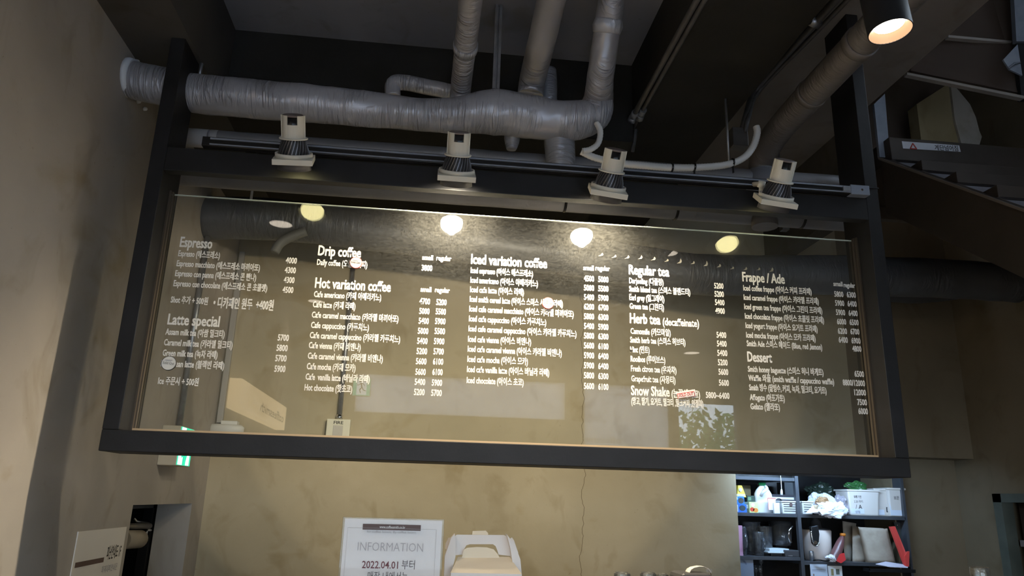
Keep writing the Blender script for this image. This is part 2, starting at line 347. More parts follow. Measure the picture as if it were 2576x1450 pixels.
# ------------------------------------------------------------------ menu board
GY = .13
T = Thing('menu_board', (.376, .07, 1.873), 'black framed glass menu board with white lettering hanging over the counter', 'menu board')
m = MB(); FX0, FX1, FZ0, PW, BW, DP = -1.124, 1.876, 1.873, .057, .074, .19
m.box(FX0, FX1, 0, DP, FZ0, FZ0+BW)
frame_b = T.part('bottom_rail', m, M_black, bevel=.003)
m = MB(); m.box(FX0, FX0+PW, 0, DP, FZ0+BW, 3.52); T.part('post', m, M_black, bevel=.003)
m = MB(); m.box(FX1-PW, FX1, 0, DP, FZ0+BW, 3.96); m.box(FX1-PW-.002, FX1+.004, -.004, DP, 3.083, 3.090); T.part('post', m, M_black, bevel=.002)
m = MB(); m.box(FX0+PW, FX1-PW, 0, .045, 2.937, 3.035); T.part('top_rail', m, M_black, bevel=.003)
m = MB(); m.box(FX0+PW, FX1-PW, GY-.03, GY-.012, FZ0+BW, FZ0+BW+.014); T.part('glazing_bead', m, M_bead, label='thin lip along the bottom of the glass, coloured as lamplit orange')
for x, s in ((FX0+PW, 1), (FX1-PW, -1)):
    m = MB()
    for k, (d, w, yy) in enumerate(((0, .007, GY-.034), (.0075, .004, GY-.020))):
        a, b = sorted((x+s*d, x+s*(d+w))); m.box(a, b, yy, yy+.014, FZ0+BW, 2.892)
    a, b = sorted((x, x+s*.009)); m.box(a, b, GY+.006, GY+.02, FZ0+BW, 2.892)
    T.part('glazing_channel', m, M_bronze)
m = MB(); m.box(FX0+PW+.001, FX1-PW-.001, GY-.004, GY+.004, FZ0+BW+.001, 2.887)
glass = T.part('glass_pane', m, M_glass, label='clear pane printed with the menu')
m = MB(); m.box(FX0+PW, FX1-PW, GY-.0042, GY+.0042, 2.8855, 2.8885); T.part('glass_edge', m, mat('polished_glass_edge', (.55, .62, .55), .3), parent=glass)
H, I, S_, D_ = .0405, .0232, .0205, .0238
SEC = [
 [('Espresso', 452, 620.7, 533, H), ('Espresso (에스프레소)', 448, 644.4, 553, I), ('Espresso macchiato (에스프레소 마끼아또)', 444, 669.6, 654.5, I), ('Espresso con panna (에스프레소 콘 빤나)', 440, 694.6, 645, I), ('Espresso con chocolate (에스프레소 콘 초콜렛)', 436, 719.8, 673, I),
  ('4000', 718.5, 662.3, 746, D_), ('4300', 716, 686.7, 743.4, D_), ('4300', 713.4, 711.5, 740, D_), ('4500', 710.4, 736.4, 737, D_), ('Shot 추가 + 500원', 429, 761.2, 522.5, I), ('• 디카페인 원두  +400원', 536, 772, 687.5, .033)],
 [('Latte special', 421, 816, 551.6, H), ('Assam milk tea (아쌈 밀크티)', 416, 842, 565, I), ('Caramel milk tea (캬라멜 밀크티)', 412, 868.8, 585, I), ('Green milk tea (녹차 라떼)', 408.7, 895.2, 547, I), ('Black bean latte (블랙빈 라떼)', 403.8, 921.6, 563.7, I),
  ('5700', 698.3, 857, 725.8, D_), ('5800', 695.2, 883, 722.7, D_), ('5700', 692, 909, 720, D_), ('5900', 689.8, 935.7, 717, D_), ('Ice 주문시 + 500원', 397, 966, 498.8, I)],
 [('Drip coffee', 800, 642, 907.5, H), ('Daily coffee (오늘의커피)', 797.3, 666.5, 924, I), ('small', 1062, 653.6, 1089.2, S_), ('regular', 1097.7, 655.1, 1135, S_), ('3800', 1060.5, 681, 1087, D_)],
 [('Hot variation coffee', 792, 723.8, 982.8, H), ('small', 1057.7, 734, 1084.8, S_), ('regular', 1094, 735.4, 1131, S_), ('Cafe americano (카페 아메리카노)', 789.5, 747.2, 959, I), ('Cafe latte (카페 라떼)', 786.7, 773, 894, I), ('Cafe caramel macchiato (캬라멜 마끼아또)', 784, 799, 1002.5, I),
  ('Cafe cappuccino (카푸치노)', 782, 825, 928, I), ('Cafe caramel cappuccino (캬라멜 카푸치노)', 779, 850.6, 1006.8, I), ('Cafe vienna (카페 비엔나)', 776.5, 876, 907, I), ('Cafe caramel vienna (캬라멜 비엔나)', 774, 902.6, 963, I), ('Cafe mocha (카페 모카)', 771.4, 929, 894, I), ('Cafe  vanilla latte (바닐라 라떼)', 768.3, 955.4, 930, I), ('Hot chocolate (핫초코)', 765.6, 982.5, 885.7, I)]
 + [(p, x, y, x2, D_) for p, x, y, x2 in (('4700', 1055.3, 765, 1081.4), ('5200', 1097.3, 767.4, 1123), ('5000', 1054.6, 790, 1080), ('5500', 1096, 791, 1121.3), ('5400', 1053, 814.6, 1078.3), ('5900', 1094.3, 815.5, 1120.2), ('5000', 1051, 840, 1077), ('5500', 1093, 840.5, 1119), ('5400', 1049.3, 865.3, 1075), ('5900', 1091.4, 866, 1117.3), ('5200', 1047.8, 891, 1074), ('5700', 1090.2, 891.7, 1115.8), ('5600', 1046, 916.6, 1072.3), ('6100', 1089, 917.3, 1114.5), ('5600', 1044.7, 943.3, 1070.4), ('6100', 1087.5, 943.7, 1113), ('5400', 1043, 968.6, 1069), ('5900', 1086, 970.6, 1111.6), ('5200', 1041.2, 994.2, 1067.6), ('5700', 1084.4, 996.2, 1110.7))],
 [('Iced variation coffee', 1185, 663.5, 1376, H), ('small', 1467.5, 679.5, 1493.4, S_), ('regular', 1498.2, 680.2, 1533.8, S_), ('Iced espresso (아이스 에스프레소)', 1184, 687, 1340.6, I), ('Iced americano (아이스 아메리카노)', 1183.3, 711.3, 1353, I), ('Iced cafe latte (아이스 라떼)', 1182.8, 735.2, 1318, I), ('Iced smith cereal latte (아이스 스미스 시리얼 라떼)', 1181.7, 759.3, 1416, I), ('Iced cafe caramel macchiato (아이스 캬라멜 마끼아또)', 1180.7, 783.8, 1443, I), ('Iced cafe cappuccino (아이스 카푸치노)', 1179.7, 808.7, 1374, I), ('Iced cafe caramel cappuccino (아이스 캬라멜 카푸치노)', 1178.6, 833.8, 1450, I), ('Iced cafe vienna (아이스 비엔나)', 1177.4, 860.2, 1336, I), ('Iced cafe caramel vienna (아이스 캬라멜 비엔나)', 1176.6, 885, 1413, I), ('Iced cafe mocha (아이스 모카)', 1175.8, 910.7, 1328, I), ('Iced cafe vanilla latte (아이스 바닐라 라떼)', 1174.8, 936.3, 1381.6, I), ('Iced chocolate (아이스 초코)', 1174, 964, 1317, I)]
 + [(p, x, y, x+25.2, D_) for a, b, y in (('4500', '5000', 707.5), ('5000', '5500', 731), ('5400', '5900', 754.5), ('6200', '6700', 778.5), ('5800', '6300', 803), ('5400', '5900', 827.5), ('5800', '6300', 851.8), ('5600', '6100', 876.6), ('5900', '6400', 901.5), ('5900', '6400', 926.8), ('5800', '6300', 952), ('5600', '6100', 978.8)) for p, x, y in ((a, 1469.2, y), (b, 1505.2, y+2))],
 [('Regular tea', 1582.4, 689.8, 1683.4, H), ('Darjeeling (다즐링)', 1583, 712.7, 1669, I), ('Smith blend tea (스미스 블랜드티)', 1583, 733.5, 1736, I), ('Earl grey (얼그레이)', 1583.6, 755, 1671, I), ('Green tea (그린티)', 1584.2, 776.7, 1670, I), ('5200', 1797, 725.8, 1820, D_), ('5200', 1798, 746.5, 1821, D_), ('5400', 1799, 767.6, 1822.5, D_), ('4900', 1800, 789, 1823.4, D_)],
 [('Herb tea', 1584.8, 812.7, 1661, H), ('(decaffeinate)', 1667.5, 818.3, 1758.4, .030), ('Camomile (카모마일)', 1586.6, 840, 1687, I), ('Smith herb tea (스미스 허브티)', 1585.5, 862, 1724, I), ('Mint (민트)', 1585.5, 886.4, 1634, I), ('Rooibos (루이보스)', 1586.6, 910, 1673.4, I), ('Fresh citron tea (유자차)', 1587.3, 934.4, 1701.4, I), ('Grapefruit tea (자몽티)', 1588.4, 959.7, 1699, I), ('5400', 1803, 849.7, 1827, D_), ('5400', 1804, 871.7, 1828, D_), ('5400', 1805, 895.3, 1829.7, D_), ('5200', 1806.6, 919, 1830.4, D_), ('5600', 1808, 943, 1832, D_), ('5600', 1809, 970.4, 1833.6, D_)],
 [('Snow Shake', 1587.8, 994, 1684.4, .037), ('(눈꽃쉐이크)', 1689.7, 999, 1761, .027), ('(망고, 딸기, 요거트, 밀크티 ,밀크커피 ,인절미)', 1588.4, 1017, 1769, .0235), ('5800~6400', 1776, 1001.5, 1835, D_)],
 [('Frappe / Ade', 1868.2, 707.7, 1973.7, H), ('small', 2097, 719.6, 2119.7, S_), ('regular', 2123, 722.8, 2151, S_), ('Iced coffee frappe (아이스 커피 프라페)', 1870.3, 731, 2041, I), ('Iced caramel frappe (아이스 캬라멜 프라페)', 1871.4, 754.5, 2059, I), ('Iced green tea frappe (아이스 그린티 프라페)', 1872.8, 778, 2067.7, I), ('Iced chocolate frappe (아이스 초콜릿 프라페)', 1874.5, 801.8, 2072, I), ('Iced yogurt frappe (아이스 요거트 프라페)', 1876, 825.5, 2056, I), ('Iced mocha frappe (아이스 모카 프라페)', 1877.7, 849.6, 2051, I), ('Smith Ade 스미스 에이드 (Blue, red ,lemon)', 1879, 871, 2067.6, I), ('4800', 2145, 884.5, 2167, D_)]
 + [(p, x, y, x2, D_) for p, x, y, x2 in (('5800', 2099.4, 746.6, 2121.8), ('6300', 2131, 748.3, 2153), ('5900', 2101.5, 769.2, 2124), ('6400', 2133, 771, 2155.3), ('5900', 2103.6, 792.6, 2126.3), ('6400', 2135.5, 794.7, 2157.7), ('6000', 2106.4, 816, 2128.8), ('6500', 2138, 817.8, 2160.2), ('6200', 2108.5, 839.8, 2131), ('6700', 2140.2, 841.2, 2162), ('6400', 2110.6, 862, 2133), ('6900', 2142.8, 864.2, 2164.8))],
 [('Dessert', 1881, 909.6, 1942, H), ('Smith honey baguette (스미스 허니 바게트)', 1882, 935.5, 2070.8, I), ('Waffle 와플 (smith waffle / cappuccino waffle)', 1883.3, 958, 2097.6, I), ('Smith 빙수 (팥빙수, 커피, 녹차, 밀크티, 요거트)', 1885.2, 982, 2078.5, I), ('Affogato (아포가토)', 1887, 1006.7, 1973.7, I), ('Gelato (젤라또)', 1888.4, 1029.8, 1961.8, I), ('6500', 2150.5, 948, 2173.8, D_), ('8800/12000', 2121, 969.7, 2176, D_), ('12000', 2149.8, 994.6, 2178.7, D_), ('7500', 2157.4, 1019.3, 2181.2, D_), ('6000', 2160.2, 1042, 2183.6, D_)]]
GT = GY-.0048
for sec in SEC:
    B = {}
    for k_, (body, px, py, px2, cap) in enumerate(sec):
        p = at(px, py, y=GT); q = at(px2, py, y=GT)
        key = ('heading', '') if k_ == 0 else ('item_lettering', 'lines') if cap not in (S_, D_) else ('price_lettering', 'regular prices' if body == 'regular' or sum(1 for b in sec if b[0] == 'small') and px > [b for b in sec if b[0] == 'regular'][0][1]-13 else 'prices')
        text(B.setdefault(key, MB()), body, p, X, Z, cap, q.x-p.x, .008, .017 if cap > .036 else .016)
    for (nm, what), m in B.items():
        T.part(nm, m, M_vinyl, parent=glass, label=('white vinyl %s of the %s section' % (what or 'heading', sec[0][0].lower())))
m = MB()
for k in range(14):                                   # scraps of old tape left on the glass
    px = 1505+k*33; p = at(px, 645+k*3.1+random.uniform(-2, 2), y=GT); h = .022*random.uniform(.6, 1.2)
    m.face([p, p+Vector((.018, 0, .003)), p+Vector((.022, 0, h*.5)), p+Vector((.017, 0, h)), p+Vector((.012, 0, h*.4))])
T.part('tape_residue', m, mat('tape_scraps', (.16, .155, .13), .7), parent=glass)
M_tag = mat('tag_plastic', (.40, .38, .37), .5)
# sold out tags stuck on the pane
def sold(px, py, r, label, rim):
    c = at(px, py, y=GY-.0095)
    t = Thing('sold_out_tag', c-Vector((0, 0, r)), label, 'tag', 'round sold out tags on the menu glass')
    Mx = Matrix.Rotation(R(90), 3, 'X')
    m = MB(); m.lathe([(r, -.0035), (r, .0035)], c, 32, Mx); t.part('disc', m, M_white if rim is M_ink else M_tag)
    m = MB(); m.lathe([(r, -.0036), (r*1.07, -.0036), (r*1.07, .0036), (r, .0036)], c, 32, Mx, cap=False); t.part('rim', m, rim)
    m = MB(); o = c+Vector((0, -.0042, 0))
    text(m, 'Sold Out', o+Vector((0, 0, -r*.16)), (X-Z*.06).normalized(), Z, r*.36, r*1.62, .0, mid=True); t.part('lettering', m, M_ink)
    m = MB(); m.box(o.x-r*.5, o.x+r*.5, o.y-.0003, o.y, o.z+r*.4, o.z+r*.52); t.part('print_line', m, M_greyink)
sold(895.5, 661.5, .0225, 'round sold out tag covering the daily coffee line', M_redink)
sold(1378.5, 763.5, .0225, 'round sold out tag on the iced cereal latte line', M_redink)
sold(425, 914.5, .0255, 'round sold out tag hiding part of the black bean latte line', M_ink)
t = Thing('sold_out_card', at(1730, 1004, y=GY-.007), 'rectangular white card reading SOLD OUT in red below the grapefruit tea line', 'card')
def card(pts, y, th=.0015):
    m = MB(); m.prism([at(a, b, y=y) for a, b in pts], (0, th, 0)); return m
t.part('card_back', card([(1700, 987), (1748, 980), (1753, 996), (1706, 1001)], GY-.0063), M_paper)
t.part('card_border', card([(1703.5, 991), (1746, 984.5), (1748.5, 997.5), (1706, 1003.5)], GY-.0082), M_redink)
t.part('card_face', card([(1705, 992), (1745, 986), (1747, 996.5), (1707, 1002.5)], GY-.0087), M_paper)
m = MB(); p = at(1707.5, 999.5, y=GY-.0092); q = at(1744, 994, y=GY-.0092); text(m, 'SOLD OUT', p, (q-p).normalized(), Z, .0125, (q-p).length, .02); t.part('lettering', m, M_redink)

# ------------------------------------------------------------------ track and lamps
a, b = at(540, 368, y=-.012), at(2180, 494, y=-.012)
T = Thing('lighting_track', (.38, -.012, 3.0), 'black lighting track with silver end fitting along the top of the menu board', 'lighting track')
zt = (at(1000, 398, y=-.02).z+at(2000, 475, y=-.02).z)/2-.012
m = MB(); m.box(-.93, FX1-PW-.09, -.034, 0, zt, zt+.038); T.part('rail', m, M_blackgloss, bevel=.001)
m = MB(); m.box(-.90, FX1-PW-.09, -.037, -.034, zt+.004, zt+.009); m.box(-.90, FX1-PW-.09, -.037, -.034, zt+.027, zt+.034); T.part('lip', m, M_bluesteel, label='bright steel lips of the track')
m = MB(); m.box(FX1-PW-.09, FX1-PW-.005, -.038, 0, zt-.002, zt+.042); e = T.part('end_cap', m, mat('grey_end_cap', (.22, .25, .31), .4, .3), bevel=.003)
m = MB(); m.lathe([(.005, -.0395), (.005, -.036)], (FX1-PW-.04, 0, zt+.02), 12, Matrix.Rotation(R(90), 3, 'X') @ Matrix.Scale(-1, 3, Z)); T.part('screw', m, M_chrome, e)
m = MB(); m.box(FX1-PW-.125, FX1-PW-.093, -.041, -.034, zt+.009, zt+.03); T.part('connector', m, M_steel, bevel=.001)
def lamp_parts():
    P = {}
    m = MB(); h = .0725; n = 40; r = .056                # square plate with a round opening
    for z0, z1 in ((0, .021),):
        sq = []
        for k in range(n):
            a = 2*math.pi*k/n; c, s = math.cos(a), math.sin(a); f = h/max(abs(c), abs(s)); sq.append((c*f, s*f))
        ci = [(r*math.cos(2*math.pi*k/n), r*math.sin(2*math.pi*k/n)) for k in range(n)]
        top = [m.bm.verts.new((x, y, z1)) for x, y in sq]; bot = [m.bm.verts.new((x, y, z0)) for x, y in sq]
        ti = [m.bm.verts.new((x, y, z1)) for x, y in ci]; bi = [m.bm.verts.new((x, y, z0)) for x, y in ci]
        for k in range(n):
            j = (k+1) % n
            for q in ((top[k], top[j], ti[j], ti[k]), (bot[j], bot[k], bi[k], bi[j]), (bot[k], bot[j], top[j], top[k]), (ti[k], ti[j], bi[j], bi[k])): m.bm.faces.new(q)
    P['plate'] = (m, M_cream)
    m = MB(); m.lathe([(.062, .021), (.069, .021), (.069, .036), (.065, .037), (.062, .036), (.062, .021)], n=40, cap=False); P['ring'] = (m, M_cream)
    m = MB(); m.lathe([(.049, .0), (.051, .03), (.049, .046), (.044, .064), (.038, .080), (.036, .09)], n=32)
    P['heat_sink'] = (m, M_sink); m = MB()
    for k in range(26):                                   # swirling cooling fins
        for i in range(5):
            a0 = 2*math.pi*k/26+i*.07; a1 = a0+.07; z0, z1 = .024+i*.0125, .024+(i+1)*.0125
            r0, r1 = (.0575, .0568, .0548, .0515, .0475, .0435)[i:i+2]
            q = [Vector((rr*math.cos(a+d), rr*math.sin(a+d), z)) for rr, a, z, d in ((r0, a0, z0, -.035), (r0, a0, z0, .035), (r1, a1, z1, .035), (r1, a1, z1, -.035))]
            q2 = [Vector((v.x*.84, v.y*.84, v.z)) for v in q]
            vs = [m.bm.verts.new(v) for v in q+q2]
            for f in ((0, 1, 2, 3), (0, 3, 7, 4), (1, 5, 6, 2), (3, 2, 6, 7), (0, 4, 5, 1)): m.bm.faces.new([vs[w] for w in f])
    P['fins'] = (m, M_fin)
    m = MB(); m.lathe([(.030, .088), (.051, .088), (.053, .091), (.051, .094), (.030, .094)], n=36); P['flange'] = (m, M_cream)
    m = MB(); n = 40                                      # sleeve with a window cut at the front
    for k in range(n):
        a0, a1 = 2*math.pi*k/n, 2*math.pi*(k+1)/n; am = (math.degrees((a0+a1)/2)+90) % 360
        top = .143 if (am < 27 or am > 333) else .176
        pts = [Vector((rr*math.cos(a), rr*math.sin(a), z)) for z in (.094, top) for rr, a in ((.0375, a0), (.041, a0), (.041, a1), (.0375, a1))]
        vs = [m.bm.verts.new(v) for v in pts]
        for f in ((1, 2, 6, 5), (0, 4, 7, 3), (4, 5, 6, 7), (0, 1, 5, 4), (2, 3, 7, 6)): m.bm.faces.new([vs[w] for w in f])
    for s in (-1, 1): m.box(*sorted((s*.0395, s*.0435)), -.006, .006, .094, .176)
    P['sleeve'] = (m, M_cream)
    m = MB(); m.lathe([(.036, .096), (.036, .170)], n=32); P['driver'] = (m, M_blackgloss)
    m = MB(); m.lathe([(.0374, .171), (.0374, .1765), (.033, .179)], n=32); P['cap'] = (m, M_brownplastic)
    m = MB(); m.lathe([(.060, 0), (.063, -.026), (.060, -.026), (.057, 0)], n=36, cap=False); P['snoot'] = (m, M_dgrey)
    return P
def lamp_face(): 
    m = MB(); m.lathe([(.0, -.012), (.03, -.0115), (.050, -.008), (.0505, -.001), (.0, -.001)], n=32, cap=False); return m
proto = None
YEL = glow('yellow_lamp_face', (1, .88, .42), 13); WHT = glow('white_lamp_face', (1, .90, .70), 60)
LAMPS = [((740, 409), 4, -4, YEL, 4, 'first track lamp from the left above the espresso column'), ((1148, 449), 0, 0, WHT, 76, 'second track lamp from the left, in front of the thick silver pipe'),
         ((1527, 488), -3, 7, WHT, 76, 'third track lamp from the left, beside the white hose'), ((1948, 512), -6, 8, YEL, 4, 'rightmost track lamp with its side bracket showing')]
for i, ((px, py), yaw, roll, face, en, lab) in enumerate(LAMPS):
    p = at(px, py, y=-.115)
    root = bpy.data.objects.new('track_lamp', None); C.objects.link(root); root.location = p; root.empty_display_size = .05
    root.rotation_euler = Euler((R(34), R(roll), R(yaw)), 'XYZ')
    tag(root, 'cream square '+lab, 'track lamp', 'track lamps on the menu board')
    if proto is None:
        proto = {}
        for k, (m, mt) in lamp_parts().items():
            o = m.build(k, mt, (0, 0, 0), root, bevel=.0012 if k == 'plate' else 0); proto[k] = o
    else:
        for k, o in proto.items():
            c = o.copy(); C.objects.link(c); c.parent = root
    f = lamp_face().build('lamp_face', face, (0, 0, 0), root)
    m = MB(); Mi = root.rotation_euler.to_matrix().transposed()
    s = 1 if i < 3 else -1
    q = Mi @ (Vector((p.x-.045*(1 if i == 3 else .2), -.012, zt+.018))-p)
    m.tube([(-.045 if i == 3 else 0, .060, .028), (-.05 if i == 3 else 0, .074, .06), q], [.011, .011, .011], 12); m.lathe([(.015, .045), (.015, .072)], (-.05 if i == 3 else 0, .070, 0), 16)
    m.build('bracket', M_cream, (0, 0, 0), root)
    Mr = root.rotation_euler.to_matrix(); src = p+Mr @ Vector((0, 0, -.048)); 
    if i in (1, 2): spot('track_lamp_light', src, src+Mr @ Vector((0, 0, -1)), en, (1, .84, .6), 164, .75, .022)

# ------------------------------------------------------------------ pipes under the ceiling
def P3(l, y): return [at(a, b, y=y) for a, b in l]
m = MB()
PIPE = [(318, 197, 47), (400, 216, 48), (500, 236, 49), (620, 248, 49), (740, 258, 48), (850, 267, 46), (960, 279, 44), (1060, 290, 40), (1140, 291, 44), (1240, 283, 58), (1320, 293, 55), (1400, 303, 51), (1455, 302, 50), (1495, 285, 44), (1505, 250, 37), (1510, 200, 34), (1524, 100, 33), (1538, 0, 33), (1552, -120, 33)]
pts, rad = [], []
for k, (a, b, r) in enumerate(PIPE):
    yy = .16 if k < 12 else .16-(k-11)*.012 if k < 15 else .11-(k-14)*.09
    p = at(a, b, y=yy); pts.append(p); rad.append(r/F*(p-CAM).dot(fw))
pts[0].x = XL-.02
pts.append(pts[-1]+(pts[-1]-pts[-2])*3.0); rad.append(rad[-1])
m.tube(pts[:15], rad[:15], 28, jit=.05, sub=7, seed=2)
T = Thing('insulated_pipe', pts[5], 'thick crinkled silver wrapped pipe running across behind the track lamps', 'pipe', 'silver wrapped pipes')
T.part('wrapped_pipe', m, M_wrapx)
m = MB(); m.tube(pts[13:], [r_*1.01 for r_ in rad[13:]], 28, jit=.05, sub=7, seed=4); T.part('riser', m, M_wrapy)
m = MB(); d_ = (pts[17]-pts[15]).normalized(); c_ = pts[16]+(pts[17]-pts[16])*.35; m.tube([c_-d_*.03, c_, c_+d_*.03], [rad[16]*1.02, rad[16]*1.16, rad[16]*1.02], 28, jit=.06, seed=6, sub=3); T.part('tape_band', m, M_wrapx)
m = MB()
for k, (a, b, s) in enumerate(((322, 178, .018), (325, 205, .03), (330, 225, .02), (346, 255, .008), (362, 274, .007), (342, 160, .014))):
    p = at(a, b, x=XL+.004); m.lathe([(s*.2, -.004), (s, 0), (s*.8, .012), (s*.2, .016)], p, 9, Matrix.Rotation(R(90), 3, 'Y'), sx=1.5)
T.part('sealant', m, M_white, label='white sealant where the pipe enters the wall')
m = MB(); m.tube([pts[0]+Vector((.018, 0, 0)), pts[0]+Vector((.030, 0, 0)), pts[0]+Vector((.046, 0, -.001))], [rad[0]*1.07, rad[0]*1.09, rad[0]*1.05], 28, jit=.08, seed=9); T.part('sealant_collar', m, mat('pale_sealant', (.66, .70, .76), .5), label='pale collar of sealant at the wall')
m = MB(); b0 = at(1405, 330, y=.20); b1 = at(1410, 400, y=.24)
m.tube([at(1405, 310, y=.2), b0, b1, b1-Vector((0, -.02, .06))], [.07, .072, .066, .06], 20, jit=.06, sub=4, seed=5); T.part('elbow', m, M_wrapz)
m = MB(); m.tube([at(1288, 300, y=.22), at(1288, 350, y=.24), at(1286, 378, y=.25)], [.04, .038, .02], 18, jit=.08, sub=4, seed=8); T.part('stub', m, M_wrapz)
def pipe(pts, r, mt, label, n=20, jit=.03, sub=5, seed=1, bands=(), name='insulated_pipe', group='silver wrapped pipes', cat='pipe'):
    m = MB(); m.tube(pts, r, n, jit=jit, sub=sub, seed=seed)
    if not bands: return solo(name, m, mt, label, cat, group)
    T = Thing(name, pts[0], label, cat, group); T.part('wrapped_pipe', m, mt)
    for c, d, rr, w, bm_ in bands:
        m = MB(); c, d = Vector(c), Vector(d).normalized(); m.tube([c-d*w, c, c+d*w], [rr*.98, rr, rr*.98], n, jit=.04, seed=3); T.part('tape_band', m, bm_)
    return T
zc = 1.88+.13
p0 = at(1160, 215, y=.20); p1 = at(1186, -20, y=-.40); d = p1-p0
pipe([p0+Vector((0, .05, -.08)), p0, p0+d*.5, p1, p1+d*1.2], .046, M_wrapy, 'slim silver wrapped pipe with a taped collar, leftmost of the three rising pipes', bands=[(p0+d*.46, d, .053, .018, M_wrapx)], seed=11)
p0 = at(1340, 200, y=.26); p1 = at(1392, -20, y=-.30); d = p1-p0
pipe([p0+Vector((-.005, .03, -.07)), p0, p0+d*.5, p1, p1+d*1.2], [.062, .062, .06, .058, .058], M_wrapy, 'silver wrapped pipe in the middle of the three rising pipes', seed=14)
m = MB(); m.tube([at(988, 245, y=.38), at(990, 212, y=.38), at(1020, 208, y=.37), at(1080, 220, y=.35), at(1140, 232, y=.33)], [.036, .037, .037, .036, .034], 18, jit=.05, sub=6, seed=21)
solo('pipe_bend', m, M_wrapx, 'short bent silver pipe peeking over the thick pipe at left', 'pipe')
m = MB(); m.tube([at(1376, 178, y=.36), at(1378, 215, y=.36), at(1378, 262, y=.36)], [.046, .046, .044], 18, jit=.07, sub=4, seed=23)
solo('pipe_stub', m, M_wrapz, 'upright pale silver stub behind the middle rising pipe', 'pipe')
# second pipe behind the track
A, B = at(462, 345, y=.36), at(2130, 464, y=.36)
T = Thing('grey_pipe', A, 'grey painted pipe lying level behind the lighting track', 'pipe')
m = MB(); m.tube([A+(B-A)*(k/24) for k in range(25)], .040, 20, jit=.04, seed=31); T.part('pipe_run', m, M_greyx)
m = MB(); d = (B-A).normalized(); m.tube([A+d*.01, A+d*.11], .0415, 20); m.tube([A+d*.117, A+d*.15], .0415, 20); T.part('sleeve', m, mat('pale_tape', (.34, .335, .34), .6), label='pale tape wrapped around the left end')
# third pipe just under the top rail, behind the glass
A, B = at(428, 436, y=.40), at(2185, 560, y=.40)
T = Thing('grey_pipe', A, 'grey pipe with black ties showing under the top rail of the menu board', 'pipe')
m = MB(); m.tube([A+(B-A)*(k/30) for k in range(31)], .052, 20, jit=.03, seed=35); T.part('pipe_run', m, M_greyx)
for px in (1420, 1697, 2010):
    q = at(px, 500, y=.40); tt = (q.x-A.x)/(B.x-A.x); q = A+(B-A)*tt; m = MB(); m.tube([q-X*.006, q+X*.006], .0545, 20); T.part('tie', m, M_blackgloss)
# big dark duct near the back wall
YD = 1.42
DP_ = [(500, 548), (640, 550), (800, 563), (950, 582), (1200, 612), (1450, 645), (1745, 690), (2000, 692), (2300, 698), (2560, 712)]
pts = P3(DP_, YD); pts[0].x = XL-.02
m = MB(); m.tube(pts, [.125, .125, .12, .12, .125, .13, .125, .125, .125, .125], 28, jit=.05, sub=6, seed=41); solo('duct', m, M_duct, 'large dark grey wrapped duct across the back behind the glass', 'duct')
pts = P3([(2195, 738), (2300, 744), (2400, 738), (2470, 728)], 1.9); m = MB(); m.tube(pts, [.055, .055, .05, .03], 20, jit=.08, sub=6, seed=44); solo('duct', m, M_duct, 'shorter dark duct ending in a rounded tip right of the menu board', 'duct')
m = MB(); pts = P3([(690, 636), (705, 612), (735, 595), (770, 582)], 1.3); m.tube(pts, .027, 14, sub=4); solo('hose', m, mat('dark_hose', (.12, .125, .12), .6), 'short dark grey hose end hanging below the big duct', 'hose')
# right hand pipe beside the concrete slab
pz = 3.42
pts = [Vector((1.52, -3.0, pz)), Vector((1.52, -1.2, pz)), Vector((1.52, -.4, pz)), Vector((1.52, .10, pz-.01)), Vector((1.525, .30, pz-.05)), Vector((1.53, .36, pz-.14)), Vector((1.53, .365, pz-.40))]
T = pipe(pts, .062, M_brownpipe, 'taupe wrapped pipe running under the slab at right and bending down', seed=51, bands=[((1.52, -.52, pz), Y, .067, .02, M_brownpipe), ((1.52, -.16, pz), Y, .066, .015, M_brownpipe)], group=None)
m = MB(); m.tube([(1.53, .36, pz-.12), (1.53, .365, pz-.34)], [.075, .07], 20, jit=.08, seed=3); T.part('foil_elbow', m, M_wrapz)
# hanger rods and conduits
def rod(px0, py0, px1, py1, y, r, label, mt=M_steel, top=None, double=False):
    a, b = at(px0, py0, y=y), at(px1, py1, y=y); a.x = b.x
    if top: a.z = top
    m = MB()
    if double: m.box(a.x-.016, a.x-.004, y-.012, y+.012, b.z, a.z); m.box(a.x+.004, a.x+.016, y-.012, y+.012, b.z, a.z); m.box(a.x-.004, a.x+.004, y+.004, y+.012, b.z, a.z)
    else: m.tube([a, b], r, 10)
    return solo('hanger_rod', m, mt, label, 'hanger rod')
rod(1250, 45, 1247, 226, .16, .01, 'steel channel hanger holding up the thick silver pipe', top=3.94, double=True)
rod(515, 0, 502, 192, .18, .008, 'thin hanger rod at the left end of the thick silver pipe', top=3.52)
rod(634, 465, 631, 505, 1.0, .007, 'thin rod hanging behind the top left of the glass', top=3.5)
rod(1832, 290, 1834, 408, .30, .006, 'slim rod above the white hose at right', top=3.645)
T = Thing('pipe_hanger', at(1972, 588, y=1.0), 'short dark hanger with a clamp behind the top right of the glass', 'hanger')
p = at(1972, 560, y=1.0); m = MB(); m.tube([Vector((p.x, 1.0, 3.96)), p], .006, 10); T.part('rod', m, M_conduit)
m = MB(); m.box(p.x-.02, p.x+.02, .98, 1.02, p.z-.05, p.z); m.box(p.x-.03, p.x+.03, .985, 1.015, p.z-.012, p.z-.006); T.part('clamp', m, M_conduit)
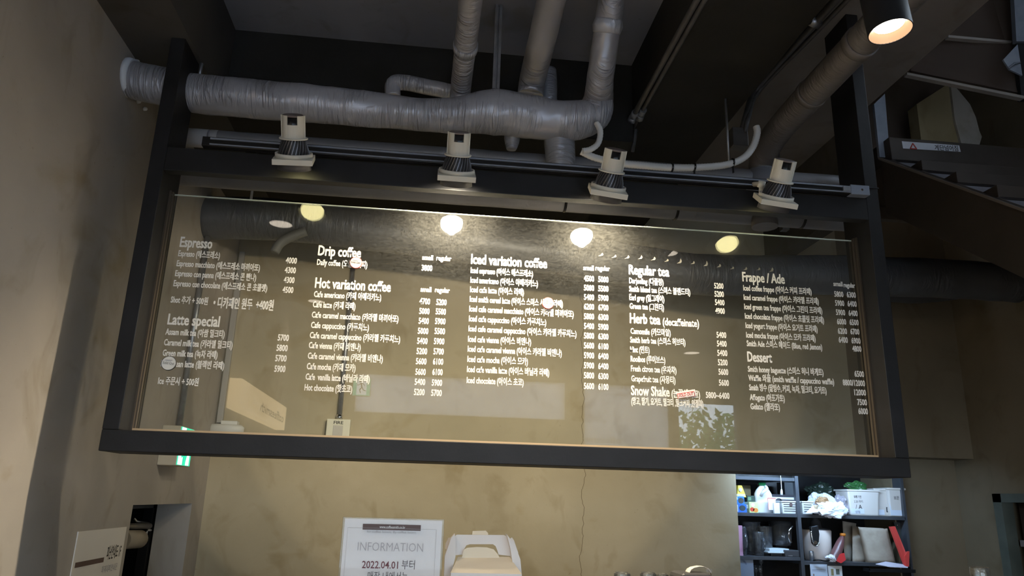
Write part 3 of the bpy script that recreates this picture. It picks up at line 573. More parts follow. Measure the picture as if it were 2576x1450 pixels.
# conduit along the edge of the black beam
T = Thing('conduit', (.95, .55, 3.6), 'dark steel conduit following the corner of the black beam', 'conduit')
m = MB(); m.tube([(.945, -2.6, 3.63), (.945, .52, 3.63), (.955, .62, 3.60), (.955, .66, 3.54)], .013, 12, sub=3); T.part('tube', m, M_conduit)
m = MB(); m.tube([(.975, -2.6, 3.632), (.975, .5, 3.632), (.985, .60, 3.60), (.985, .68, 3.52)], .011, 12, sub=3); T.part('tube', m, M_conduit)
for x, yy in ((.945, .50), (.978, .47)):
    m = MB(); m.tube([(x, yy-.03, 3.63), (x, yy+.03, 3.63)], .018, 12); m.tube([(x, yy+.02, 3.63), (x, yy+.05, 3.622)], .021, 8); T.part('coupling', m, M_steel)
T = Thing('conduit', (1.5, .5, 3.8), 'pair of painted conduits on the slab right of the black beam', 'conduit')
q0, q1, q2, q3 = at(2048, 62, z=3.93), at(1905, 222, z=3.93), at(1878, 290, y=.45), at(1867, 335, y=.45)
m = MB(); m.tube([q0+(q0-q1)*1.5, q0, q1, q2, q3], .017, 12, sub=4); T.part('tube', m, M_conduit)
q0, q1, q2, q3 = at(2062, 72, z=3.92), at(1912, 226, z=3.92), at(1884, 292, y=.43), at(1873, 336, y=.43)
m = MB(); m.tube([q0+(q0-q1)*1.5, q0, q1, q2, q3], .012, 12, sub=4); T.part('tube', m, M_conduit)
m = MB(); m.tube([at(2036, 52, z=3.925), at(2060, 62, z=3.925)], .022, 10); T.part('coupling', m, M_steel)
m = MB(); p = at(1862, 350, y=.45); m.box(p.x-.05, p.x+.03, .42, .48, p.z-.05, p.z+.05); T.part('junction_box', m, M_conduit, bevel=.004)
# white corrugated hose
def hose(l, y, r, name, label, ties=()):
    pts = [at(a, b, y=y+k*.0) for k, (a, b) in enumerate(l)]
    P = []
    for i in range(len(pts)-1):
        p0_, p1_, p2_, p3_ = pts[max(i-1, 0)], pts[i], pts[i+1], pts[min(i+2, len(pts)-1)]
        n = max(2, int((p2_-p1_).length/.006))
        for k in range(n):
            t = k/n; P.append(.5*((2*p1_)+(p2_-p0_)*t+(2*p0_-5*p1_+4*p2_-p3_)*t*t+(3*p1_-p0_-3*p2_+p3_)*t**3))
    P.append(pts[-1])
    T = Thing(name, pts[0], label, 'hose'); m = MB(); m.tube(P, [r*(1+.10*(k % 2)) for k in range(len(P))], 12); T.part('corrugated_tube', m, mat('white_hose', (.56, .56, .55), .5))
    for a, b in ties:
        q = at(a, b, y=y); m = MB(); m.tube([q-X*.004, q+X*.004], r*1.3, 12); m.box(q.x-.003, q.x+.003, y-.004, y+.004, q.z-.05, q.z); T.part('cable_tie', m, M_blackgloss)
    return T
hose([(1500, 308), (1510, 330), (1505, 360), (1486, 376), (1466, 380)], .07, .012, 'hose_loop', 'short white hose loop at the end of the thick pipe')
hose([(1462, 381), (1500, 398), (1560, 411), (1625, 417), (1690, 422), (1760, 421), (1830, 414), (1872, 396), (1895, 368), (1905, 335), (1902, 318)], .09, .0145, 'corrugated_hose', 'long white corrugated hose drooping behind the right track lamps', ((1690, 422), (1746, 421), (1843, 409)))

# ------------------------------------------------------------------ spotlights of the sales floor
def can(loc, axis, label, hot, r=.062, L=.26, group='black cylinder spotlights', stem=3.94, face=None):
    loc = Vector(loc); ax = -Vector(axis).normalized(); Mx = ax.to_track_quat('Z', 'Y').to_matrix()
    T = Thing('cylinder_spotlight', loc, label, 'spotlight', group)
    m = MB(); m.lathe([(r, 0), (r, L), (.0, L)], loc, 40, Mx, cap=False); m.lathe([(r*.96, 0), (r*.96, L*.98)], loc, 40, Mx, cap=False); m.lathe([(r, 0), (r*.96, 0)], loc, 40, Mx, cap=False); T.part('housing', m, M_black)
    m = MB(); n = 72
    m.rings([[loc+Mx @ Vector((rr*(1+.02*(k % 2))*math.cos(2*math.pi*k/n), rr*(1+.02*(k % 2))*math.sin(2*math.pi*k/n), z)) for k in range(n)] for rr, z in ((r*.95, .001), (r*.86, .012), (r*.70, .024))], cap=False); T.part('reflector', m, mat('ribbed_reflector', (.40, .26, .16), .4, .1))
    m = MB(); m.lathe([(r*.70, .024), (.0, .025)], loc, 36, Mx, cap=False); T.part('lens', m, face or hot)
    top = loc+Mx @ Vector((0, 0, L)); m = MB(); m.tube([top, Vector((top.x, top.y, stem))], .012, 12); T.part('stem', m, M_black)
    return T
HOT = glow('hot_lens', (1, .86, .74), 14)
can(VIS, (.05, -.05, -1), 'lit black cylinder spotlight hanging at the top right', HOT, r=.058, L=.34)
DISC = glow('downlight_lens', (1, .86, .70), 7)
GREF = .26
for k, (px, py, zz) in enumerate(((707, 562, 3.48), (1680, 636, 3.6), (795, 757, 3.48), (1570, 737, 3.6), (1740, 887, 3.15))):
    p = at(px, py, z=zz); p.y = GREF-p.y
    T = Thing('downlight', p, ('round downlight over the counter, left row', 'round downlight over the counter, right row', 'round downlight by the street side, left row', 'round downlight in the middle of the right row', 'round downlight closest to the street windows, right row')[k], 'downlight', 'round downlights of the sales floor')
    m = MB(); m.lathe([(.075, -.01), (.085, -.01), (.085, .05), (.0, .05)], p, 32, cap=False); T.part('ring', m, M_black)
    m = MB(); m.lathe([(.075, -.004), (0, -.004)], p, 32, cap=False); T.part('lens', m, DISC)
    m = MB(); m.tube([p+Z*.05, Vector((p.x, p.y, 3.52 if p.x < -1.05 else 3.645 if .95 < p.x < 1.45 else 3.94))], .02, 12); T.part('stem', m, M_black)
    spot('downlight_light', p-Z*.02, p-Z, 55, WARM2, 110, .7, .06)

# ------------------------------------------------------------------ staircase at right
SX = 2.55
def L3(px, py): return at(px, py, x=SX)
T = Thing('staircase', (2.9, .4, 2.9), 'dark steel staircase climbing behind the right post of the menu board', 'staircase')
a, b, c, d = L3(2213, 396), L3(2576, 525), L3(2530, 680), L3(2269, 554)
sl = (b.z-a.z)/(b.y-a.y)
def top(y): return a.z+sl*(y-a.y)
hgt = top(d.y)-d.z
y0, y1 = -1.6, a.y
brown = varied('brown_black_steel', (.040, .032, .026), (.06, .047, .038), 3, .5, .1, .08, 30)
m = MB(); m.prism([(SX, y0, top(y0)), (SX, y1, top(y1)), (SX, y1, top(y1)-hgt), (SX, y0, top(y0)-hgt)], (.03, 0, 0)); T.part('stringer', m, brown)
m = MB(); m.prism([(SX-.012, y0, top(y0)), (SX-.012, y1, top(y1)), (SX-.012, y1, top(y1)-.015), (SX-.012, y0, top(y0)-.015)], (.05, 0, 0)); T.part('stringer_flange', m, mat('worn_steel_edge', (.20, .17, .15), .5, .3))
rise, run = .178, .178/sl
riser_m = varied('stair_riser_steel', (.22, .22, .25), (.32, .32, .36), 9, .5, .2, .1, 40)
YK = .874
for k in range(-8, 0):
    yk = YK+k*run; zk = 3.702+rise*k
    m = MB(); m.box(SX+.03, 3.75, yk, yk+run+.04, zk, zk+.06); T.part('tread', m, brown, bevel=.002)
    m = MB(); m.box(SX+.03, 3.75, yk+.03, yk+.04, zk-rise+.055, zk+.002); T.part('riser', m, riser_m)
m = MB(); m.box(SX+.03, 3.75, YK, YK+.9, 3.702, 3.845); T.part('landing', m, brown, bevel=.003)
m = MB(); m.box(SX+.03, 3.75, YK+.03, YK+.04, 3.702-rise+.055, 3.704); T.part('riser', m, riser_m)
yS = YK-.0035
m = MB(); m.prism([at(2268.5, 355.5, y=yS), at(2413, 366, y=yS), at(2417, 382, y=yS), at(2272, 373.5, y=yS)], (0, .003, 0)); st = T.part('warning_sticker', m, mat('sticker_white', (.62, .64, .70), .5), label='white warning strip with a red triangle')
m = MB(); p = at(2352, 377, y=yS-.001); q = at(2411, 379.5, y=yS-.001); text(m, '계단넘어짐', p, (q-p).normalized(), Z, .027, (q-p).length, .015); T.part('lettering', m, M_ink, st)
m = MB(); A_, B_, C_ = at(2296, 361, y=yS-.001), at(2290, 374, y=yS-.001), at(2306, 375, y=yS-.001)
for u, v in ((A_, B_), (A_, C_), (B_, C_)): m.tube([u, v], .0035, 6)
T.part('triangle', m, M_redink, st)
m = MB(); q = [at(2199, 262, y=.93), at(2226, 236, y=.93), at(2239, 397, y=.93), at(2213, 395, y=.93)]
m.prism(q, (0, .02, 0)); T.part('newel_plate', m, M_bluesteel, label='pale blue grey steel plate at the head of the stringer')
# things seen past the stair opening
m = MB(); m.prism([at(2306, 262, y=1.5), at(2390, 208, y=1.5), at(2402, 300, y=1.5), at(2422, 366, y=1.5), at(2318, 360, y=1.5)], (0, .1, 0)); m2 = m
struct('trim_1', m, concrete('lit_plaster', (.36, .29, .16), (.44, .36, .21), (.40, .33, .19)))  # yellow light on this wall piece is put into the plaster colour
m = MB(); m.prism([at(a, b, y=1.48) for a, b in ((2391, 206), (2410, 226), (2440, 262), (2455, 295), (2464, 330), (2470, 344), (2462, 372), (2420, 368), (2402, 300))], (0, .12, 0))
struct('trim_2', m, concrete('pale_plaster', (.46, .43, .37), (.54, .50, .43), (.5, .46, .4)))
m = MB(); m.box(2.5, 3.3, 1.55, 1.6, 3.62, 3.95); m.box(2.5, 3.2, 1.50, 1.55, 3.98, 4.02); struct('trim_3', m, M_stairc)
T = Thing('stair_railing', at(2430, 215, y=.75), 'upper stair railing of brown glass with pale metal edges', 'railing')
m = MB(); m.prism([at(2282, 182, y=.78), at(2576, 241, y=.60), at(2576, 248, y=.60), at(2282, 188, y=.78)], (0, .03, 0)); T.part('edge_bar', m, mat('pale_edge_bar', (.30, .265, .235), .5))
m = MB(); m.prism([at(2386, 88, y=.74), at(2552, 103, y=.70), at(2552, 109, y=.70), at(2386, 94, y=.74)], (0, .03, 0)); T.part('edge_bar', m, mat('pale_edge_bar_upper', (.34, .30, .27), .5))
m = MB(); m.prism([at(2300, 150, y=.80), at(2480, -60, y=.80), at(2555, -60, y=.72), at(2566, 234, y=.66), at(2290, 178, y=.80)], (0, .012, 0)); T.part('glass_panel', m, mat('brown_glass', (.085, .062, .05), .2, spec=.6))
m = MB(); m.prism([at(2548, -60, y=.62), at(2600, -60, y=.62), at(2600, 104, y=.62), at(2557, 104, y=.62)], (0, .03, 0)); T.part('side_plate', m, M_bluesteel, label='pale blue steel plate at the right edge')
m = MB(); m.prism([at(2556, 104, y=.64), at(2600, 104, y=.64), at(2600, 250, y=.64), at(2570, 250, y=.64)], (0, .03, 0)); T.part('newel', m, M_black)
m = MB(); m.prism([at(2524, 150, y=.60), at(2560, 112, y=.60), at(2572, 190, y=.60), at(2540, 175, y=.60)], (0, .01, 0)); m.tube([at(2536, 172, y=.59), at(2552, 160, y=.59), at(2566, 158, y=.59)], .006, 8); T.part('bracket', m, M_bluesteel)

# ------------------------------------------------------------------ back wall fittings
def on_left(px, py): return at(px, py, x=XL+.022)
T = Thing('wall_conduit', on_left(455, 1075), 'steel conduit running down the left wall to the exit sign', 'conduit')
cy = at(462, 1000, x=XL+.022).y
m = MB(); z0_, z1_ = on_left(456, 1075).z, 3.30; m.tube([(XL+.022, cy, z1_), (XL+.022, cy, z0_)], .016, 14); T.part('tube', m, M_steel)
zz = on_left(513, 572).z
m = MB(); m.tube([(XL+.022, cy, zz-.02), (XL+.022, cy, zz+.02)], .024, 14); T.part('coupling', m, M_steel)
T = Thing('exit_sign', (XL, 1.65, 1.80), 'small green and white running man exit sign on the left wall', 'exit sign')
e0, e1 = at(447, 1165, x=XL+.10), at(480, 1168, x=XL+.10); zt_, zb_ = at(450, 1075, x=XL+.05).z, at(447, 1172, x=XL+.10).z
m = MB(); m.box(XL, XL+.092, e0.y, e1.y, zb_, zt_); T.part('housing', m, mat('beige_housing', (.56, .50, .38), .5), bevel=.004)
def exit_face(T, plane, y0, y1, z0, z1, ux):
    pass
def man(m, o, ux, h, n):                                # running man pictogram, height h, base centre o
    o, ux, n = Vector(o), Vector(ux), Vector(n)
    def q(x, z): return o+ux*(x*h)+Z*(z*h)
    for a, b, w in (((-.02, .45), (.06, .78), .10), ((-.02, .46), (.14, .26), .07), ((.14, .26), (.05, .02), .065), ((-.03, .46), (-.14, .25), .07), ((-.14, .25), (-.32, .20), .06), ((.06, .76), (.24, .60), .05), ((.24, .60), (.34, .68), .045), ((.04, .76), (-.14, .70), .05), ((-.14, .70), (-.20, .54), .045)):
        A, B = q(*a), q(*b); d = (B-A).normalized(); s = n.cross(d)*(w*h/2); m.prism([A-s, B-s, B+s, A+s], n*.001)
    cc = q(.12, .91); ring = [cc+(ux*math.cos(t)+Z*math.sin(t))*(.085*h) for t in [2*math.pi*k/14 for k in range(14)]]; m.prism(ring, n*.001)
x = XL+.0925
m = MB(); m.box(XL+.092, x+.003, e0.y+.004, e1.y-.004, zb_+.004, zt_-.004); fc = T.part('lit_face', m, M_green, label='glowing green face')
yy0 = e0.y+.004; yy1 = e1.y-.05
m = MB(); m.box(x+.003, x+.004, e0.y+.01, e0.y+(e1.y-e0.y)*.36, zb_+.006, zt_-.006); m.box(x+.003, x+.004, e0.y+(e1.y-e0.y)*.62, e1.y-.03, zb_+.006, zt_-.03); T.part('white_panel', m, M_exitwhite, fc)
m = MB(); man(m, (x+.0045, (e0.y+e1.y)/2, zb_+.01), Y, zt_-zb_-.02, X); T.part('running_man', m, M_green, fc)
T = Thing('corner_trunking', (XL+.03, YB-.02, 1.9), 'pale grey cable trunking upright in the back left corner', 'cable trunking')
cx = at(560, 1000, y=YB-.03).x
m = MB(); m.box(cx-.02, cx+.016, YB-.025, YB, at(552, 1065, y=YB).z, 3.3); T.part('channel', m, mat('grey_trunking', (.34, .33, .31), .6), bevel=.003)
m = MB(); m.tube([(cx-.05, YB-.012, 3.3), (cx-.05, YB-.012, at(545, 1065, y=YB).z)], .012, 12); T.part('tube', m, mat('beige_tube', (.33, .29, .22), .5))
p = at(572, 1086, y=YB-.03)
T = Thing('wall_unit', p, 'flat white unit on the back wall where the corner trunking ends', 'wall unit')
q0, q1, q2, q3 = at(535, 1086, y=YB-.10), at(600, 1061, y=YB-.03), at(600, 1087, y=YB-.03), at(552, 1060, y=YB-.03)
m = MB(); m.box(q0.x+.03, q1.x, YB-.06, YB, q2.z, q1.z); T.part('base', m, M_white, bevel=.004)
m = MB(); m.lathe([(.10, 0), (.11, .012), (.11, .035), (.09, .05), (0, .052)], ((q0.x+q1.x)/2, YB-.05, q2.z-.01), 32, cap=False, sy=.45); T.part('cover', m, M_white, sub=0)
m = MB(); o = Vector((q1.x-.022, YB-.0605, q2.z+.012)); m.box(o.x-.008, o.x+.008, o.y-.001, o.y, o.z, o.z+.004); m.box(o.x-.008, o.x+.008, o.y-.001, o.y, o.z+.012, o.z+.016); T.part('label_print', m, M_ink)
# fire call box
f0, f1 = at(818, 1103, y=YB-.05), at(882, 1056, y=YB-.05)
T = Thing('fire_box', ((f0.x+f1.x)/2, YB, f0.z), 'cream wall box marked FIRE behind the bottom of the glass', 'fire box')
m = MB(); m.box(f0.x, f1.x, YB-.05, YB, f0.z-.01, f1.z); bx = T.part('housing', m, mat('cream_box', (.62, .60, .50), .5), bevel=.004)
m = MB(); text(m, 'FIRE', ((f0.x+f1.x)/2, YB-.0508, f1.z-.032), X, Z, .019, .060, .02, mid=True); T.part('lettering', m, M_ink, bx)
m = MB(); cxx = (f0.x+f1.x)/2; m.box(cxx-.03, cxx+.03, YB-.054, YB-.05, f0.z-.004, f1.z-.040); T.part('window', m, mat('fire_window', (.46, .44, .40), .25), bevel=.003)
T2 = Thing('wall_conduit', (cxx, YB-.02, f1.z), 'steel conduit rising from the fire box up the back wall', 'conduit')
m = MB(); m.tube([(cxx, YB-.02, f1.z), (cxx, YB-.02, 3.3)], .015, 14); T2.part('tube', m, M_steel)
m = MB(); m.tube([(cxx, YB-.02, f1.z), (cxx, YB-.02, f1.z+.03)], .021, 14); T2.part('fitting', m, M_chrome)
# doorway on the left wall
d1 = bpy.data.objects.new('door_1', None); C.objects.link(d1); d1['kind'] = 'structure'
m = MB(); m.box(XL-.25, XL-.2, D1-.03, D1+.02, 0, DZ+.03); m.box(XL-.25, XL-.2, D0-.05, D1, DZ-.03, DZ+.06); struct('door_frame', m, M_blackgloss, d1)
T = Thing('door_closer', at(350, 1322, x=XL-.22), 'grey metal door closer arm in the dark doorway', 'door closer')
m = MB(); xx = XL-.20
m.tube([at(300, 1325, x=xx), at(376, 1324, x=xx)], .016, 12); T.part('cylinder', m, mat('dull_metal', (.22, .20, .17), .4, .5))
m = MB(); m.tube([at(336, 1304, x=xx), at(343, 1312, x=xx), at(376, 1316, x=xx)], .006, 8); m.tube([at(368, 1334, x=xx), at(389, 1335, x=xx)], .007, 8); m.lathe([(.008, -.012), (.008, .012)], at(368, 1341, x=xx), 12); T.part('arm', m, M_chrome)
m = MB(); A_, B_ = at(305, 1359, x=XL-.15), at(350, 1357, x=XL-.15); m.tube([A_, B_, B_+Y*.008], [.046, .046, .036], 20); solo('wall_bar', m, mat('taupe_bar', (.30, .26, .20), .5), 'thick taupe round bar end in the dark doorway', 'bar')
# evacuation notice
q = [at(196, 1334, x=XL), at(316, 1330, x=XL), at(296, 1450, x=XL), at(172, 1452, x=XL)]
y0n, y1n, zn = q[0].y, q[1].y, (q[0].z+q[1].z)/2; hn = (y1n-y0n)*1.35; WN = y1n-y0n
T = Thing('evacuation_notice', (XL, (y0n+y1n)/2, zn-hn), 'white evacuation plan notice for floor 1F on the left wall beside the doorway', 'notice')
m = MB(); m.box(XL, XL+.004, y0n, y1n, zn-hn, zn); pg = T.part('sheet', m, mat('notice_paper', (.66, .63, .58), .6))
def N_(u, v): return Vector((XL+.0045, y0n+WN*u, zn-WN*v))
m = MB(); text(m, '피난안내도 1F', N_(.64, .25), Y, Z, WN*.085, WN*.31, .02); T.part('title', m, M_ink, pg)
m = MB(); a_, b_ = N_(.04, .275), N_(.59, .235); m.box(a_.x, a_.x+.0006, a_.y, b_.y, a_.z, b_.z); T.part('bar', m, M_brownink, pg)
m = MB(); text(m, '화재대피안내문', N_(.58, .36), Y, Z, WN*.045, WN*.34, .01)
for k in range(5): a_ = N_(.12, .70+k*.11); m.box(a_.x, a_.x+.0005, a_.y, a_.y+WN*(.22 if k else .3), a_.z, a_.z+WN*.035)
T.part('small_print', m, M_greyink, pg)
m = MB()
for (u0, v0), (u1, v1) in (((.36, .5), (.94, .42)), ((.94, .42), (.94, 1.3)), ((.36, .5), (.34, 1.3)), ((.66, .52), (.78, .51)), ((.66, .52), (.66, .75)), ((.78, .51), (.78, .75)), ((.62, .72), (.62, .95)), ((.74, .72), (.72, .95)), ((.5, 1.0), (.74, .97))):
    m.tube([N_(u0, v0), N_(u1, v1)], .0012, 5)
T.part('floor_plan', m, M_greyink, pg)

# ------------------------------------------------------------------ counter with sign, box, glasses, printer
ZC = 1.40
T = Thing('counter', (.9, -.8, 0), 'service counter below the menu board', 'counter')
m = MB(); m.box(-.75, 2.5, -1.45, -.1, ZC-.04, ZC); T.part('worktop', m, mat('counter_top', (.30, .27, .22), .4), bevel=.004)
m = MB(); m.box(-.72, 2.47, -1.40, -.15, 0, ZC-.04); T.part('cabinet_body', m, M_black)
ys = -1.15
tl, tr = at(863, 1302, y=ys), at(1118, 1307, y=ys); zt2 = (tl.z+tr.z)/2
T = Thing('information_sign', ((tl.x+tr.x)/2, ys, ZC), 'clear acrylic stand holding a white INFORMATION notice on the counter', 'sign')
m = MB(); m.box(tl.x, tr.x, ys, ys+.002, ZC, zt2); m.box(tl.x, tr.x, ys+.006, ys+.008, ZC, zt2); m.box(tl.x, tl.x+.003, ys, ys+.008, ZC, zt2); m.box(tr.x-.003, tr.x, ys, ys+.008, ZC, zt2); m.box(tl.x, tr.x, ys, ys+.09, ZC, ZC+.003); T.part('acrylic_holder', m, M_acrylic, bevel=.0006)
m = MB(); m.box(tl.x+.004, tr.x-.004, ys+.003, ys+.005, ZC+.004, zt2-.003); pg = T.part('sheet', m, M_paper)
yp = ys-.0006; W_ = tr.x-tl.x
def S(px, py): return at(px, py, y=yp)
m = MB(); a_, b_ = S(912, 1333), S(1059, 1322); m.box(a_.x, b_.x, yp, yp+.0004, a_.z, b_.z); T.part('header_bar', m, M_brownink, pg)
m = MB(); text(m, 'www.coffeesmith.co.kr', (S(987, 1330).x, yp-.0005, S(987, 1330).z), X, Z, .0048, .052, .01, mid=True); T.part('header_text', m, M_white, pg)
m = MB(); text(m, 'for coffee lovers. By coffee lovers', (S(985, 1341).x, yp, S(985, 1342).z), X, Z, .0042, .100, .005, mid=True); T.part('small_print', m, M_greyink, pg)
m = MB(); a_, b_ = S(899, 1386), S(1064, 1386); text(m, 'INFORMATION', a_, X, Z, .0165, b_.x-a_.x, -.012); T.part('heading', m, M_greyink, pg)
m = MB(); a_, b_ = S(910, 1430), S(1001, 1430); text(m, '2022.04.01', a_, X, Z, .0135, b_.x-a_.x, .01); T.part('date_text', m, mat('maroon_ink', (.14, .04, .05), .6), pg)
m = MB(); a_, b_ = S(1010, 1431), S(1043, 1431); text(m, '부터', a_, X, Z, .0135, b_.x-a_.x, 0); a_, b_ = S(924, 1460), S(1025, 1460); text(m, '매장 내에서는', a_, X, Z, .0135, b_.x-a_.x, 0); T.part('notice_text', m, mat('dark_grey_ink', (.09, .085, .09), .6), pg)
m = MB(); c0, c1 = S(875, 1328), S(1098, 1332)
for u, v in (((c0.x, c0.z), (c1.x, c0.z)), ((c0.x, c0.z), (c0.x, ZC+.03)), ((c1.x, c0.z), (c1.x, ZC+.03))): m.tube([(u[0], yp, u[1]), (v[0], yp, v[1])], .0003, 4)
T.part('border_line', m, M_greyink, pg)
# cake box with a carrying handle
yb = -.99
def Bx(px, py, dy=0): return at(px, py, y=yb+dy)
T = Thing('cake_box', Bx(1222, 1450), 'white cardboard cake box with a carrying handle on the counter', 'box')
T.org.z = ZC; T.root.location = T.org
M_card = mat('white_card', (.66, .62, .58), .65); M_cardin = mat('cream_card', (.70, .60, .44), .65)
l0, r0 = Bx(1134, 1442, -.07), Bx(1312, 1444, -.07); zb = l0.z
m = MB(); m.box(l0.x, r0.x, yb-.07, yb+.07, ZC, zb); T.part('body', m, M_card)
hl, hr = Bx(1165, 1402), Bx(1252, 1402)
m = MB(); m.prism([(l0.x, yb-.07, zb), (r0.x, yb-.07, zb), (hr.x+.026, yb-.012, Bx(1280, 1402).z), (hl.x-.012, yb-.012, Bx(1150, 1402).z)], (0, .002, .001)); T.part('front_flap', m, M_cardin)
tabp = [Bx(1160, 1406, -.014), Bx(1163, 1400, -.014), Bx(1166, 1384, -.014), Bx(1175, 1379, -.014), Bx(1200, 1377, -.014), Bx(1225, 1378, -.014), Bx(1242, 1383, -.014), Bx(1253, 1396, -.014), Bx(1258, 1406, -.014)]
m = MB(); m.prism(tabp, (0, .002, 0)); T.part('folded_tab', m, M_cardin)
outer = [(1141, 1398), (1144, 1350), (1149, 1346), (1268, 1347), (1274, 1350), (1284, 1372), (1285, 1400)]
inner = [(1166, 1396), (1167, 1384), (1173, 1373), (1182, 1370), (1240, 1370), (1247, 1375), (1252, 1388), (1254, 1396)]
m = MB(); yy = -.004
O_ = [Bx(*p, yy) for p in outer]; I_ = [Bx(*p, yy) for p in inner]
m.prism(O_[:3]+[O_[3]]+O_[4:]+I_[::-1], (0, .002, 0)); T.part('handle', m, M_card)
m = MB(); m.prism([Bx(1188, 1346, .0), Bx(1189, 1337, .0), Bx(1222, 1336, .0), Bx(1228, 1342, .0), Bx(1228, 1347, .0)], (0, .002, 0)); T.part('handle_tab', m, M_cardin)
for s, pts in ((0, [(1117, 1450), (1119, 1400), (1135, 1354), (1144, 1344), (1146, 1400), (1134, 1450)]), (1, [(1313, 1450), (1309, 1408), (1297, 1375), (1275, 1345), (1284, 1380), (1290, 1420), (1309, 1450)])):
    m = MB(); m.prism([Bx(a, b, -.03) for a, b in pts], (0, .03, 0)); T.part('side_gusset', m, M_card)
m = MB(); m.prism([Bx(a, b, .02) for a, b in ((1120, 1381), (1121, 1368), (1128, 1354), (1134, 1353), (1136, 1384), (1126, 1386))], (0, .002, 0)); T.part('side_flap', m, M_card)
m = MB(); m.prism([Bx(a, b, .02) for a, b in ((1280, 1358), (1288, 1353), (1293, 1360), (1304, 1392), (1292, 1392))], (0, .002, 0)); T.part('side_flap', m, M_card)
# glasses upside down and printer
def tumbler(px, py, w, y, label):
    p = at(px, py, y=y); r = w/2/F*(p-CAM).dot(fw); h = p.z-ZC
    m = MB(); m.lathe([(r*.8, .006), (r*.85, 0), (r*1.02, h*.85), (r, h-.004), (r*.94, h), (r*.9, h-.004), (r*.92, h*.85), (r*.74, .01), (0, .012)], (p.x, p.y, ZC), 32, cap=False)
    solo('tumbler', m, M_tumbler, label, 'glass', 'glass tumblers on the counter')
tumbler(1565, 1441, 41, -.30, 'glass tumbler on the counter, first right of the cake box')
tumbler(1630, 1441, 41, -.30, 'glass tumbler on the counter, middle of the group of three')
tumbler(1666, 1444, 30, -.22, 'narrow glass tumbler tucked behind the middle one')
tumbler(2463, 1427, 44, -.30, 'single glass tumbler at the far right of the counter')
p0, p1 = at(1700, 1440, y=-.45), at(1780, 1440, y=-.45)
T = Thing('receipt_printer', ((p0.x+p1.x)/2, -.45, ZC), 'black receipt printer with curled white paper on the counter', 'printer')
m = MB(); m.box(p0.x, p1.x, -.5, -.38, ZC, p0.z); T.part('housing', m, M_dgrey, bevel=.012)
cpts = [(1726, 1446), (1733, 1433), (1742, 1428), (1758, 1425), (1770, 1426), (1782, 1431), (1790, 1440), (1793, 1452), (1793, 1470)]
m = MB(); cv = P3(cpts, -.44); m.rings([[c_+Vector((0, -.022+(.004*k), 0)), c_+Vector((.001, .022, 0)), c_+Vector((.001, .022, -.001)), c_+Vector((0, -.022+(.004*k), -.001))] for k, c_ in enumerate(cv)], cap=True); T.part('paper_curl', m, mat('receipt_paper', (.66, .63, .56), .6))
m = MB(); text(m, '주문', at(1776, 1441, y=-.4655), X, Z, .008, .02, 0); T.part('paper_print', m, M_greyink)

# ------------------------------------------------------------------ shelf unit in the niche
SY = YB+.10
def K(px, py, dy=0): return at(px, py, y=SY+dy)
T = Thing('shelf_unit', (2.7, SY+.2, 0), 'dark steel shelf unit in the lit niche at lower right', 'shelf unit')
M_shelf = varied('dark_shelf_steel', (.06, .065, .075), (.09, .095, .11), 8, .35, .3, .03)
sx0, sx1, sxd = NX+.005, K(2282, 1300).x, K(2010, 1300).x
zA, zB, zC_ = K(1930, 1292).z, K(1930, 1401).z, K(2150, 1408).z
zTop = K(1930, 1201).z
m = MB(); m.box(sx0, sx0+.015, SY, SY+.5, 0, NZ+.15); T.part('side_panel', m, M_shelf); m = MB(); m.box(sx1-.018, sx1, SY, SY+.5, 0, NZ+.15); T.part('side_panel', m, M_shelf)
m = MB(); m.box(sxd-.012, sxd+.012, SY-.004, SY+.03, 0, NZ+.15); T.part('divider', m, M_shelf)
m = MB(); m.box(sx0, sx1, SY+.48, SY+.5, 0, NZ+.15); T.part('back_panel', m, M_blackgloss)
for a_, b_, z_ in ((sx0, sx1, zA), (sx0, sxd, zB), (sxd, sx1, zC_-.02), (sx0, sxd, zTop)):
    m = MB(); m.box(a_+.012, b_-.012, SY, SY+.48, z_-.022, z_); T.part('shelf', m, M_shelf, bevel=.001)
zC_ -= .02
